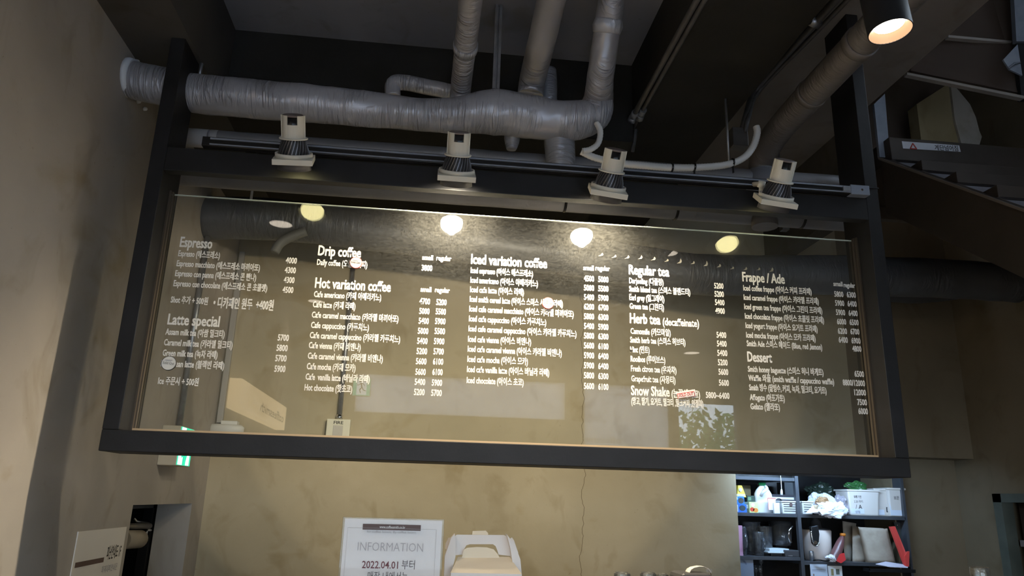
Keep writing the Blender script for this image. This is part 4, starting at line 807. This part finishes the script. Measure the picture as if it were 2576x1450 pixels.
# cool light tube added out of view to brighten the shelf goods
T = Thing('added_niche_light', (2.6, 1.95, 2.05), 'unseen cool white strip light added in front of the niche to brighten it', 'strip light')
m = MB(); m.box(2.12, 3.08, 1.93, 1.97, 2.052, 2.068); T.part('housing', m, M_white)
m = MB(); m.box(2.14, 3.06, 1.935, 1.965, 2.044, 2.052); T.part('tube', m, glow('cool_tube', (.7, .85, 1), 6))
for x in (2.3, 2.9):
    m = MB(); m.tube([(x, 1.95, 2.062), (x, 2.20, 2.062), (x, 2.21, NZ)], .006, 8); T.part('bracket', m, M_steel)
area('added_niche_glow', (2.6, 1.955, 2.04), (2.65, 2.27, 1.5), 8, (.44, .68, 1), .92, .03)
def bbox(px0, py0, px1, py1, dy=.02):
    a_, b_ = K(px0, py1, dy), K(px1, py0, dy); return a_.x, b_.x, a_.z, b_.z
def carton(px0, py0, px1, py1, d, base, col, label, name='tea_box', cat='box', dy=.03, rot=0, art=None, group='cartons on the upper shelf', z0=None, tilt=0):
    x0, x1, za, zb_ = bbox(px0, py0, px1, py1, dy); za = base if base is not None else za
    org = Vector(((x0+x1)/2, SY+dy, za)); T = Thing(name, org, label, cat, group)
    m = MB(); m.box(x0, x1, SY+dy, SY+dy+d, za, zb_)
    T.part('carton', m, mat(name+'_card', col, .5), bevel=.002)
    for kind, u0, v0, u1, v1, c in art or ():
        m = MB(); X0, X1 = x0+(x1-x0)*u0, x0+(x1-x0)*u1; Z0, Z1 = za+(zb_-za)*v0, za+(zb_-za)*v1
        if kind == 'r': m.box(X0, X1, SY+dy-.0012, SY+dy, Z0, Z1)
        else: m.lathe([(.5, 0), (.5, .0012)], ((X0+X1)/2, SY+dy, (Z0+Z1)/2), 20, Matrix(((X1-X0, 0, 0), (0, 0, -1), (0, (Z1-Z0), 0))))
        T.part('print_patch', m, mat('print', c, .5))
    T.root.rotation_euler = (0, tilt, rot); return T
blue = (.03, .14, .62)
carton(1850, 1269, 1878, 1291, .12, zA, blue, 'blue carton with a dark round print, bottom of the stack at the left', art=[('c', .35, .2, .9, .85, (.03, .05, .06)), ('r', .04, .1, .25, .9, (.5, .6, .8))])
carton(1847, 1250, 1872, 1270, .12, None, (.035, .20, .68), 'blue carton with a dark picture, second in the left stack', art=[('c', .4, .15, .95, .85, (.06, .06, .05)), ('r', .05, .6, .35, .9, (.6, .7, .9))])
x0, x1, za, zb_ = bbox(1848, 1222, 1880, 1251); T = Thing('tea_box', ((x0+x1)/2, SY+.05, za), 'yellow tea box set askew on top of the left stack', 'box', 'cartons on the upper shelf')
m = MB(); m.taper(((x0+x1)/2, SY+.09, za), (x1-x0)*.9, .09, (x1-x0)*.35, .07, zb_-za, R(20)); T.part('carton', m, mat('yellow_card', (.75, .55, .06), .5), bevel=.002)
m = MB(); m.lathe([(.5, 0), (.5, .0015)], ((x0+x1)/2+.006, SY+.042, za+(zb_-za)*.62), 18, Matrix(((.025, 0, 0), (0, 0, -1), (0, .025, 0)))); m.box(x0+.012, x1-.012, SY+.038, SY+.042, za+.006, za+.02); T.part('print_patch', m, M_white)
carton(1866, 1222, 1888, 1250, .10, None, (.10, .08, .03), 'dark olive carton behind the yellow tea box', dy=.14)
carton(1880, 1248, 1899, 1265, .10, None, (.03, .06, .045), 'dark green carton above the fruit tea box', dy=.06, art=[('r', .1, .3, .5, .8, (.12, .25, .15))])
carton(1872, 1264, 1886, 1291, .10, zA, (.10, .16, .14), 'narrow grey green carton beside the fruit tea box', dy=.05, art=[('r', .2, .4, .8, .75, (.45, .55, .55))])
carton(1886, 1264, 1907, 1291, .10, zA, (.55, .65, .30), 'pale green fruit tea box with red fruit on it', dy=.03, art=[('c', .05, .12, .55, .5, (.55, .06, .03)), ('c', .4, .05, .95, .45, (.65, .25, .05)), ('c', .2, .55, .6, .9, (.75, .75, .6))])
def cupv(px0, py0, px1, py1, base, mt, label, name, cat, dy=.1, lip=True, flare=1.15, group=None):
    x0, x1, za, zb_ = bbox(px0, py0, px1, py1, dy); r = (x1-x0)/2; za = base if base is not None else za; h = zb_-za
    m = MB(); m.lathe([(0, 0), (r/flare, 0), (r, h), (r*1.04, h), (r*.95, h), (r/flare*.93, .006), (0, .006)], ((x0+x1)/2, SY+dy+r, za), 24, cap=False); solo(name, m, mt, label, cat, group)
cupv(1898, 1220, 1918, 1291, zA, M_jug, 'tall stack of clear plastic cups beside the milk jug', 'cup_stack', 'cups', .16)
# milk jug
x0, x1, za, zb_ = bbox(1910, 1222, 1950, 1291, .03); cx_, w = (x0+x1)/2, (x1-x0); h = zb_-zA
T = Thing('milk_jug', (cx_, SY+.03+w/2, zA), 'white plastic milk jug with a green cap on the upper shelf', 'jug')
m = MB(); sec = []
for r_, zf, ex in ((.47, 0, 3), (.5, .03, 3), (.5, .55, 3), (.47, .70, 2.6), (.36, .84, 2.2), (.22, .94, 2), (.17, 1.0, 2)):
    sec.append([Vector((cx_+w*r_*math.copysign(abs(math.cos(t))**(2/ex), math.cos(t)), SY+.03+w*.5+w*.5*r_*math.copysign(abs(math.sin(t))**(2/ex), math.sin(t))*1.0, zA+h*zf)) for t in [2*math.pi*k/28 for k in range(28)]])
m.rings(sec); T.part('bottle', m, M_milk)
m = MB(); m.tube([(cx_-w*.30, SY+.04, zA+h*.62), (cx_-w*.26, SY+.018, zA+h*.74), (cx_-w*.05, SY+.012, zA+h*.86), (cx_+w*.02, SY+.05, zA+h*.95)], .011, 10, sub=4); T.part('handle', m, M_milk)
m = MB(); m.lathe([(w*.19, 0), (w*.19, .018), (0, .019)], (cx_, SY+.03+w*.5, zA+h), 24); T.part('cap', m, mat('green_cap', (.03, .45, .16), .4), label='green screw cap')
m = MB(); m.box(cx_+w*.02, cx_+w*.44, SY+.024, SY+.028, zA+h*.12, zA+h*.52); T.part('label_print', m, mat('pale_label', (.66, .64, .70), .5))
m = MB(); m.box(cx_-w*0, cx_+w*.46, SY+.0232, SY+.024, zA+h*.52, zA+h*.545); m.box(cx_+w*.0, cx_+w*.02, SY+.0232, SY+.024, zA+h*.12, zA+h*.52); T.part('label_border', m, M_redink)
carton(1942, 1246, 2008, 1291, .10, zA, (.62, .66, .72), 'white and black printed carton behind the baskets', 'carton', dy=.10, art=[('r', 0, .86, 1, 1, (.02, .02, .03)), ('r', .32, .58, .98, .74, (.05, .05, .06)), ('c', .14, .35, .42, .8, (.05, .05, .06))])
carton(1948, 1266, 1961, 1291, .02, zA, (.66, .72, .78), 'small pale price card standing in front of the carton', 'card', 'card', dy=.01, group=None)
def basket(px0, py0, px1, py1, label, dy=.01):
    x0, x1, za, zb_ = bbox(px0, py0, px1, py1, dy); h = zb_-zA; d = .14; cx_ = (x0+x1)/2
    T = Thing('storage_basket', (cx_, SY+dy+d/2, zA), label, 'basket', 'white baskets on the upper shelf')
    m = MB(); m.taper((cx_, SY+dy+d/2, zA), (x1-x0)*.86, d*.86, x1-x0, d, h*.94); T.part('body', m, M_white, bevel=.004)
    m = MB(); m.box(x0-.004, x1+.004, SY+dy-.006, SY+dy+d+.004, zA+h*.9, zA+h); T.part('rim', m, M_white, bevel=.003)
    m = MB()
    for k in range(4): z_ = zA+h*(.18+.17*k); o_ = .012*(1-(z_-zA)/h); m.box(x0+.012+o_/2, x1-.012-o_/2, SY+dy+o_*.8-.001, SY+dy+o_*.8+.002, z_, z_+.005)
    T.part('slot', m, M_dgrey)
    return T, cx_, zA+h*.72, SY+dy
T, cx_, z_, y_ = basket(1968, 1262, 2012, 1291, 'white slotted basket in front of the carton, left of the divider')
m = MB(); m.lathe([(.012, 0), (.012, .002)], (cx_, y_, z_), 18, Matrix.Rotation(R(90), 3, 'X')); T.part('badge', m, M_brownink)
basket(2019, 1262, 2046, 1291, 'white basket just right of the shelf divider', .03)
carton(1975, 1215, 2008, 1246, .12, None, (.05, .06, .07), 'dark bin standing behind the cable switch', 'storage_bin', 'bin', dy=.22, group=None)
T = Thing('cable_switch', K(1966, 1246), 'white cord with an inline switch dangling over the upper shelf', 'cord')
m = MB(); m.tube([K(1963, 1190, .0), K(1965, 1215), K(1966, 1232)], .0025, 8, sub=3); T.part('cord', m, M_white)
m = MB(); a_, b_ = K(1966, 1246), K(1966, 1231); m.tube([a_, a_+(b_-a_)*.6, b_], [.009, .008, .004], 12); T.part('switch', m, M_white)
# crumpled bags on the upper shelf
def crumple(px0, py0, px1, py1, d, mt, label, name='plastic_bag', cat='bag', dy=.03, seed=0, amp=.35, base=None, group=None, flat=1):
    x0, x1, za, zb_ = bbox(px0, py0, px1, py1, dy); za = za if base is None else base
    m = MB(); bmesh.ops.create_icosphere(m.bm, subdivisions=4, radius=1)
    cx_, cz_ = (x0+x1)/2, (za+zb_)/2
    for v in m.bm.verts:
        n_ = v.co.copy(); f = 1+amp*noise.noise(n_*1.7+Vector((seed, 0, 0)))+amp*.7*(abs(noise.noise(n_*4+Vector((0, seed, 0))))-.25)+amp*.3*noise.noise(n_*10)
        v.co = Vector((cx_+n_.x*f*(x1-x0)/2, SY+dy+d/2+n_.y*f*d/2, max(cz_+n_.z*f*(zb_-za)/2, za)))
    return solo(name, m, mt, label, cat, group)
M_film = mat('white_film', (.66, .68, .76), .3)
crumple(2044, 1216, 2112, 1262, .16, mat('dark_green_bag', (.018, .03, .022), .3), 'dark green foil bag at the back of the upper shelf', dy=.2, seed=3)
crumple(2050, 1242, 2112, 1290, .16, M_film, 'crumpled white plastic bag on the upper shelf', dy=.05, seed=5, base=zA)
crumple(2112, 1246, 2138, 1290, .10, mat('grey_purple_film', (.30, .28, .32), .25), 'crumpled greyish plastic bag beside the white tub', dy=.03, seed=9, base=zA)
crumple(2058, 1252, 2092, 1272, .06, mat('brown_pouch', (.34, .20, .10), .5), 'small brown pouch among the plastic bags', 'pouch', 'pouch', dy=.0, seed=12)
crumple(2064, 1264, 2130, 1305, .05, M_film, 'crinkled white wrapper hanging over the edge of the upper shelf', 'plastic_wrap', 'wrapper', dy=-.055, seed=41, amp=.6)
m = MB(); m.prism([K(2028, 1292, -.03), K(2047, 1272, .0), K(2066, 1273, .01), K(2052, 1291, -.02)], (0, .004, .003)); m.tube([K(2047, 1276, 0), K(2066, 1276, .01)], .012, 10); solo('paper_sleeve', m, mat('cream_sleeve', (.60, .48, .33), .5), 'cream paper sleeve poking out below the white bag', 'sleeve')
def tub(px0, py0, px1, py1, label, d=.17, dy=.02, rim=True, prints=(), rot=0):
    x0, x1, za, zb_ = bbox(px0, py0, px1, py1, dy); h = zb_-zA; cx_ = (x0+x1)/2; w = x1-x0
    T = Thing('storage_tub', (cx_, SY+dy+d/2, zA), label, 'tub', 'white tubs on the upper shelf')
    mt = mat('tub_white', (.60, .56, .52), .45)
    m = MB(); m.taper((cx_, SY+dy+d/2, zA), w*.88, d*.88, w, d, h*.97); T.part('body', m, mt, bevel=.010)
    m = MB(); m.box(x0-.006, x1+.004, SY+dy-.006, SY+dy+d+.004, zA+h*.93, zA+h); T.part('rim', m, mt, bevel=.003)
    for kind, u0, v0, u1, v1, c in prints:
        m = MB(); X0, X1 = x0+w*u0, x0+w*u1; Z0, Z1 = zA+h*v0, zA+h*v1; yf = SY+dy+(1-v0)*d*.06-.001
        if kind == 'r': m.box(X0, X1, yf-.001, yf, Z0, Z1); T.part('label_print', m, mat('label', c, .5))
        else: text(m, kind, (X0, yf-.002, Z0), X, Z, Z1-Z0, X1-X0, 0); T.part('writing', m, M_ink)
tub(2137, 1234, 2212, 1291, 'large white tub with handwriting, leftmost of the three tubs', prints=[('r', .08, .08, .48, .85, (.58, .62, .72)), ('유통기한', .18, .68, .42, .76, 0), ('2.20 까지', .18, .5, .45, .58, 0), ('/ A', .22, .26, .42, .42, 0), ('냉동', .2, .1, .36, .18, 0)])
tub(2205, 1231, 2242, 1291, 'white tub with a black and white label, middle of the three tubs', dy=.05, prints=[('r', .62, .15, .98, .78, (.03, .03, .03)), ('r', .68, .18, .92, .3, (.6, .6, .6)), ('r', .68, .4, .9, .46, (.6, .6, .6)), ('r', .1, .05, .5, .86, (.62, .68, .78))])
tub(2240, 1229, 2276, 1291, 'pale tub against the right side of the shelf, last of the three tubs', dy=.02, prints=[('r', .05, .04, .95, .82, (.58, .64, .74)), ('보관', .3, .6, .6, .7, 0)])
crumple(2139, 1214, 2186, 1238, .08, mat('leafy_bag', (.03, .11, .03), .3), 'green produce bag resting in the large tub', dy=.05, seed=22, amp=.5)
m = MB(); a_ = bbox(2258, 1196, 2270, 1229, .2); m.box(a_[0], a_[1], SY+.2, SY+.21, zA, NZ+.1); solo('board', m, mat('cream_board', (.55, .52, .48), .6), 'narrow pale board upright behind the last tub', 'board')
# lower shelf, left bay
x0, x1, za, zb_ = bbox(1849, 1323, 1868, 1399, .03); m = MB(); m.taper(((x0+x1)/2, SY+.08, zB), (x1-x0)*.9, .08, x1-x0, .085, zb_-zB); solo('pink_folder', m, mat('pink_plastic', (.62, .32, .46), .5), 'pink plastic holder at the left end of the lower shelf', 'holder')
def pitcher(px0, py0, px1, py1, label, dy=.03, handle=(0, 0), n=24, mt=M_jug):
    x0, x1, za, zb_ = bbox(px0, py0, px1, py1, dy); r = (x1-x0)/2; h = zb_-zB; cx_ = (x0+x1)/2; cy_ = SY+dy+r+.03
    T = Thing('clear_pitcher', (cx_, cy_, zB), label, 'pitcher', 'clear pitchers on the lower shelf')
    m = MB(); m.lathe([(0, 0), (r*.84, 0), (r*.86, .004), (r, h-.01), (r*1.05, h), (r*.97, h), (r*.92, h-.01), (r*.8, .01), (0, .01)], (cx_, cy_, zB), n, cap=False); T.part('body', m, mt)
    ax = Vector((handle[0], handle[1], 0)).normalized(); b_ = Vector((cx_, cy_, zB))+ax*r*.96
    m = MB(); m.tube([b_+Z*h*.72-ax*.004, b_+Z*h*.74+ax*.02, b_+Z*h*.55+ax*.032, b_+Z*h*.3+ax*.026, b_+Z*h*.2-ax*.006], .007, 10, sub=4); T.part('handle', m, mt)
pitcher(1866, 1326, 1886, 1399, 'slim clear pitcher with a white rim next to the pink holder', .02, (.1, -1))
pitcher(1880, 1315, 1926, 1399, 'tallest clear pitcher on the lower shelf', .10, (.1, -1))
pitcher(1908, 1340, 1930, 1400, 'small clear pitcher in front of the tall one', .015, (.2, -1))
pitcher(1922, 1326, 1954, 1401, 'clear pitcher with a round shoulder beside the scale', .06, (-.9, -.5))
x0, x1, za, zb_ = bbox(1952, 1314, 2005, 1374, .08); r = (x1-x0)/2
T = Thing('blender_jar', ((x0+x1)/2, SY+.16, za), 'clear blender jar with a steel handle standing on the scale', 'jar')
m = MB(); m.lathe([(0, 0), (r*.72, 0), (r*.8, .03), (r, zb_-za), (r*.95, zb_-za), (r*.74, .034), (0, .03)], ((x0+x1)/2, SY+.16, za), 24, cap=False); T.part('body', m, M_jug)
m = MB(); m.tube([K(1993, 1324, .02), K(1986, 1335, 0), K(1984, 1350, 0), K(1990, 1366, .01)], .007, 10, sub=4); T.part('handle', m, M_chrome)
x0, x1, za, zb_ = bbox(1938, 1369, 1986, 1400, .02)
T = Thing('kitchen_scale', ((x0+x1)/2, SY+.1, zB), 'kitchen scale with a pale platform below the blender jar', 'scale')
m = MB(); m.box(x0+.02, x1, SY+.05, SY+.2, zB, za+.028); T.part('base', m, M_dgrey, bevel=.004)
m = MB(); m.box(x0-.014, x1, SY+.02, SY+.2, zB+.020, zB+.030); T.part('tray', m, mat('pale_tray', (.62, .70, .76), .4), bevel=.003)
m = MB(); m.box(x0, x1, SY+.03, SY+.2, za+.028, za+.038 if za+.038 > zB+.04 else zB+.05); T.part('platform', m, mat('pale_platform', (.62, .70, .76), .4), bevel=.003)
x0, x1, za, zb_ = bbox(1977, 1386, 2024, 1403, .0); T = Thing('flat_box', ((x0+x1)/2, SY+.08, zB), 'flat black appliance at the end of the left bay', 'appliance'); m = MB(); m.box(x0, sxd-.014, SY+.005, SY+.16, zB, zb_); T.part('housing', m, M_dgrey, bevel=.004); m = MB(); m.box(x0+.02, x0+.05, SY+.004, SY+.006, zB+.006, zB+.010); T.part('print_line', m, M_steel)
x0, x1, za, zb_ = bbox(1990, 1322, 2006, 1388, .2); m = MB(); m.lathe([(0, 0), (.04, 0), (.04, .2), (.03, .22), (0, .22)], (x0+.01, SY+.36, zB), 24); solo('steel_canister', m, M_fin, 'dark steel canister at the back behind the flat appliance', 'canister')
# lower shelf, right bay
x0, x1, za, zb_ = bbox(2044, 1338, 2108, 1411, .02); w = x1-x0; cx_ = (x0+x1)/2; h = zb_-zC_
T = Thing('juicer', (cx_, SY+.12, zC_), 'cream electric juicer with a black front and steel top', 'juicer')
m = MB(); m.lathe([(w*.40, 0), (w*.43, .01), (w*.50, h), (w*.47, h+.006), (0, h+.006)], (cx_, SY+.13, zC_), 32, cap=True); T.part('body', m, mat('cream_body', (.60, .52, .47), .4))
m = MB(); m.lathe([(w*.47, h+.006), (w*.45, h+.012), (w*.2, h+.02), (w*.17, h+.06), (w*.10, h+.075), (w*.09, h+.10), (0, h+.102)], (cx_, SY+.13, zC_), 32, cap=False); T.part('steel_top', m, M_fin)
m = MB(); m.prism([K(2040, 1326, .0), K(2058, 1322, .0), K(2062, 1345, .0), K(2060, 1368, .0), K(2052, 1375, .0), K(2046, 1368, .0)], (0, .03, 0)); T.part('spout', m, M_blackgloss, bevel=.004)
m = MB(); m.tube([K(2040, 1336, -.004), K(2043, 1358, -.006), K(2048, 1373, -.006), K(2057, 1374, -.006), K(2060, 1366, -.004)], .004, 8, sub=3); m.lathe([(.012, 0), (.012, .01)], K(2052, 1366, -.012), 14, Matrix.Rotation(R(-90), 3, 'X')); T.part('trim_ring', m, M_chrome)
m = MB(); m.tube([K(2046, 1411, -.01), K(2058, 1409, -.03), K(2074, 1412, -.03), K(2086, 1411, -.02), K(2080, 1408, 0)], .005, 8, sub=4); T.part('cord', m, M_blackgloss)
x0, x1, za, zb_ = bbox(2034, 1388, 2046, 1410, .05); m = MB(); m.lathe([(0, 0), (.016, 0), (.016, zb_-zC_), (.012, zb_-zC_+.004), (0, zb_-zC_+.004)], ((x0+x1)/2, SY+.04, zC_), 20); solo('steel_cup', m, M_steel, 'small steel cup between the divider and the juicer', 'cup')
x0, x1, za, zb_ = bbox(2084, 1344, 2130, 1424, -.01); T = Thing('sauce_bottle', ((x0+x1)/2, SY+.02, zC_), 'squeeze bottle with an orange cap in a loose wrapper beside the juicer', 'bottle')
b0, b1 = K(2096, 1408, .0), K(2120, 1348, .05)
b0.z = zC_
m = MB(); m.tube([b0, b0+(b1-b0)*.3, b0+(b1-b0)*.7, b0+(b1-b0)*.92, b1], [.03, .034, .028, .016, .012], 18, sub=3, jit=.12); T.part('bottle', m, mat('dark_sauce', (.14, .06, .06), .3))
m = MB(); m.tube([b1-Z*.004, b1+Z*.012, b1+Z*.016], [.019, .019, .012], 18); T.part('cap', m, M_orange, label='orange cap')
m = MB(); m.prism([K(2104, 1412, -.03), K(2112, 1395, -.02), K(2124, 1392, -.02), K(2128, 1410, -.03), K(2116, 1418, -.035)], (0, .01, 0)); T.part('wrapper', m, mat('red_wrapper', (.50, .03, .03), .35), label='red wrapper')
crumple(2084, 1398, 2110, 1424, .05, M_film, 'small clear and white wrapper in front of the sauce bottle', 'wrapper', 'wrapper', dy=-.03, seed=31, base=zC_)
def pouch(pts, dy, d, label, lean=0, seed=0):
    P = [K(a, b, dy) for a, b in pts]; base = [p for p in P]
    m = MB(); n = 10; rows = []
    bl, br, tr_, tl_ = P
    bl.z = br.z = max(zC_, min(bl.z, br.z))
    for j in range(n+1):
        v = j/n; ring = []
        L_, R_ = bl+(tl_-bl)*v, br+(tr_-br)*v; bulge = d*(1-v)**.6*.5+.003
        for s in (-1, 1):
            for i in range(9):
                u = i/8 if s < 0 else 1-i/8; q = L_+(R_-L_)*u
                k_ = math.sin(math.pi*u)**.6*bulge+(.006*noise.noise(Vector((u*4+seed, v*6, s))) if 0 < u < 1 else 0)
                ring.append(q+Vector((0, d/2+s*k_, 0)))
        rows.append(ring)
    m.rings(rows); return solo('kraft_pouch', m, M_kraft, label, 'pouch', 'kraft coffee pouches on the lower shelf')
pouch([(2132, 1426), (2152, 1428), (2160, 1318), (2125, 1312)], .17, .06, 'tall kraft coffee pouch, leftmost of the kraft pouches', seed=1)
pouch([(2152, 1428), (2190, 1430), (2206, 1334), (2150, 1324)], .09, .06, 'kraft coffee pouch in the middle with shiny creases', seed=4)
pouch([(2186, 1432), (2262, 1426), (2240, 1331), (2166, 1327)], .0, .07, 'widest kraft coffee pouch, in front at the right', seed=8)
m = MB(); m.prism([K(2240, 1326, -.02), K(2252, 1325, -.02), K(2282, 1398, -.03), K(2286, 1425, -.03), K(2278, 1427, -.03)], (0, .02, 0)); m.prism([K(2280, 1427, -.035), K(2276, 1400, -.035), K(2284, 1388, -.035), K(2288, 1388, -.035), K(2287, 1426, -.035)], (0, .015, 0))
solo('red_band', m, mat('red_card', (.62, .06, .05), .5), 'folded red card strip leaning beside the pouches', 'card')
M_spot = mat('dark_board', (.03, .035, .033), .5)
T = Thing('speckled_board', K(2268, 1370, .06), 'dark board with pale dots behind the red strip', 'board')
m = MB(); m.prism([K(2248, 1314, .06), K(2282, 1318, .06), K(2288, 1400, .06), K(2270, 1380, .06)], (0, .01, 0)); T.part('panel', m, M_spot)
m = MB()
for px, py in ((2258, 1322), (2268, 1330), (2272, 1345), (2278, 1362), (2280, 1380), (2266, 1320), (2276, 1326)): m.lathe([(.002, 0), (.002, .0015)], K(px, py, .0585), 8, Matrix.Rotation(R(-90), 3, 'X'))
T.part('dot', m, M_vinyl)
m = MB(); a_, b_, c_, d_ = K(2203, 1419, -.05), K(2226, 1416, -.02), K(2282, 1427, -.02), K(2215, 1424, -.06); m.prism([K(2203, 1421, -.05), K(2228, 1415, -.01), K(2284, 1424, -.01), K(2284, 1430, -.05), K(2240, 1428, -.06)], (0, 0, .004)); solo('paper_stack', m, mat('lilac_paper', (.60, .58, .68), .6), 'loose folded papers lying in front of the wide pouch', 'papers')
x0, x1, za, zb_ = bbox(2186, 1427, 2294, 1440, -.06); T = Thing('tray', ((x0+x1)/2, SY-.04, za), 'black tray holding the papers at the right shelf edge', 'tray'); m = MB(); m.box(x0, sx1-.03, SY-.07, SY+.02, za, za+.010); T.part('base', m, M_blackgloss, bevel=.002); m = MB(); m.box(x0, sx1-.03, SY-.07, SY-.064, za+.01, za+.022); m.box(x0, x0+.006, SY-.07, SY+.02, za+.01, za+.022); T.part('rim', m, M_blackgloss)
# notes on the shelf edge and things below
def note(px0, py0, px1, label, dy, col, lines, name='note'):
    a_, b_ = K(px0, py0, dy), K(px1, py0, dy); w = b_.x-a_.x
    T = Thing(name, (a_.x+w/2, SY+dy, a_.z-w*1.3), label, 'note'); m = MB(); m.box(a_.x, b_.x, SY+dy-.002, SY+dy, a_.z-w*1.3, a_.z); pg = T.part('sheet', m, mat(name+'_sheet', col, .6))
    for u0, v0, u1, v1, c in lines:
        m = MB(); m.box(a_.x+w*u0, a_.x+w*u1, SY+dy-.0026, SY+dy-.002, a_.z-w*v1, a_.z-w*v0); T.part('print_patch', m, mat('print', c, .6), pg)
note(2037, 1420, 2080, 'white printed sheet hanging from the lower shelf edge', -.003, (.52, .60, .72), [(.1, .28, .9, .31, (.25, .3, .4)), (.1, .36, .85, .38, (.3, .35, .45)), (.15, .5, .2, .9, (.2, .1, .05))])
note(2082, 1424, 2117, 'small photo card hanging beside the printed sheet', -.003, (.62, .64, .66), [(.2, .2, .38, .62, (.25, .22, .10)), (.55, .2, .8, .55, (.10, .12, .10)), (.2, .7, .5, .95, (.3, .25, .2)), (.58, .68, .85, .98, (.35, .33, .25))], 'photo_card')
x0, x1, za, zb_ = bbox(1852, 1403, 1895, 1470, .01); T = Thing('blue_grey_bag', ((x0+x1)/2, SY+.05, za), 'blue grey packet with dark blue lettering below the lower shelf', 'packet')
m = MB(); m.box(x0, x1, SY+.01, SY+.08, za, zb_); T.part('packet', m, mat('blue_grey_film', (.20, .24, .32), .4), bevel=.005)
m = MB(); p_ = K(1864, 1408, .008); text(m, 'COFFEE', p_, (X-Z*1.0).normalized(), (Z+X*.3).normalized(), .012, .05, .01); text(m, 'BEANS', p_+Vector((-.008, 0, -.012)), (X-Z*1.0).normalized(), (Z+X*.3).normalized(), .012, .045, .01) if False else None
T.part('lettering', m, mat('navy_ink', (.02, .03, .10), .5))
m = MB(); m.box(sx0+.02, sx1-.02, SY+.02, SY+.46, K(1930, 1520).z-.02, K(1930, 1520).z); sh = m.build('shelf', M_shelf, (2.7, SY+.2, 0), bpy.data.objects['shelf_unit'])
for k, (px, py) in enumerate(((1921, 1416), (1908, 1436), (1919, 1437))):
    p_ = K(px, py, .05); zz_ = K(1930, 1520).z; m = MB(); m.lathe([(0, 0), (.018, 0), (.003, .006), (.003, max(.02, p_.z-zz_-.02)), (.016, p_.z-zz_), (.014, p_.z-zz_+.03), (.013, p_.z-zz_+.03), (.0, p_.z-zz_+.002)], (p_.x, SY+.09, zz_), 18, cap=False)
    solo('stem_glass', m, M_jug, ('glass standing highest in the dark bay under the lower shelf', 'glass at the left in the dark bay under the lower shelf', 'glass at the right in the dark bay under the lower shelf')[k], 'glass', 'glasses under the lower shelf')

# ------------------------------------------------------------------ behind the camera: light box, exit sign, a tree outside
VL = GREF
def V(px, py, y): p = at(px, py, y=VL-y); return Vector((p.x, y, p.z))
T = Thing('light_box', (XL+.08, -2.9, 2.35), 'glowing cream light box reading coffeesmith on the left wall', 'light box')
a_ = V(560, 950, -2.1); b_ = V(610, 949, -2.1); z1 = a_.z; z0 = V(605, 1028, -2.1).z; xf = b_.x
m = MB(); m.box(XL, xf, -3.8, -2.1, z0, z1); bx = T.part('box', m, glow('light_box_face', (1, .74, .42), 3.6, (.8, .7, .5)), bevel=.004)
m = MB(); text(m, 'coffeesmith', (xf+.001, -3.70, z0+.055), Y, Z, .07, .95, .005); T.part('lettering', m, M_ink, bx)
p = V(910, 975, FRONT+.03)
T = Thing('exit_sign', p, 'green running man exit sign above the street windows', 'exit sign')
m = MB(); m.box(p.x-.10, p.x+.10, FRONT, FRONT+.04, p.z-.10, p.z+.10); T.part('housing', m, M_white)
m = MB(); m.box(p.x-.095, p.x+.095, FRONT+.04, FRONT+.043, p.z-.095, p.z+.095); fc = T.part('lit_face', m, glow('sign_green', (.10, .7, .5), 3), label='green lit face')
m = MB(); m.box(p.x-.055, p.x+.055, FRONT+.043, FRONT+.045, p.z-.085, p.z+.085); T.part('white_panel', m, glow('sign_white', (.8, .9, 1), 3.5), fc)
m = MB(); man(m, (p.x, FRONT+.0455, p.z-.07), -X, .15, Y); T.part('running_man', m, mat('sign_dark', (.01, .10, .07), .5), fc)
m = MB(); m.box(-6, 12, -20, FRONT-.2, -.15, -.05); o = struct('ground', m, mat('pavement', (.22, .22, .23), .8))
for k, (x, yy, h, r) in enumerate(((4.5, -8.8, 2.9, .85), (6.4, -10.0, 3.4, 1.0))):
    T = Thing('street_tree', (x, yy, -.05), ('leafy green tree nearest the street window', 'leafy green tree farther along the pavement at right')[k], 'tree', 'trees on the street')
    m = MB(); m.tube([(x, yy, -.05), (x+.05, yy, h*.5), (x, yy, h*.8)], [.09, .07, .05], 10, sub=3); T.part('trunk', m, mat('bark', (.10, .08, .06), .8))
    m = MB(); rnd = random.Random(k)
    for j in range(900):
        d_ = Vector((rnd.gauss(0, 1), rnd.gauss(0, 1), rnd.gauss(0, 1))).normalized()*r*rnd.random()**.4; c_ = Vector((x, yy, h*.85))+d_
        u_ = Vector((rnd.gauss(0, 1), rnd.gauss(0, 1), rnd.gauss(0, 1))).normalized(); v_ = u_.orthogonal().normalized(); s_ = rnd.uniform(.05, .10)
        m.face([c_-u_*s_, c_+v_*s_*.5, c_+u_*s_, c_-v_*s_*.5])
    T.part('crown', m, mat('leaf', (.10, .26, .06), .6))
bpy.data.objects.remove(_to)
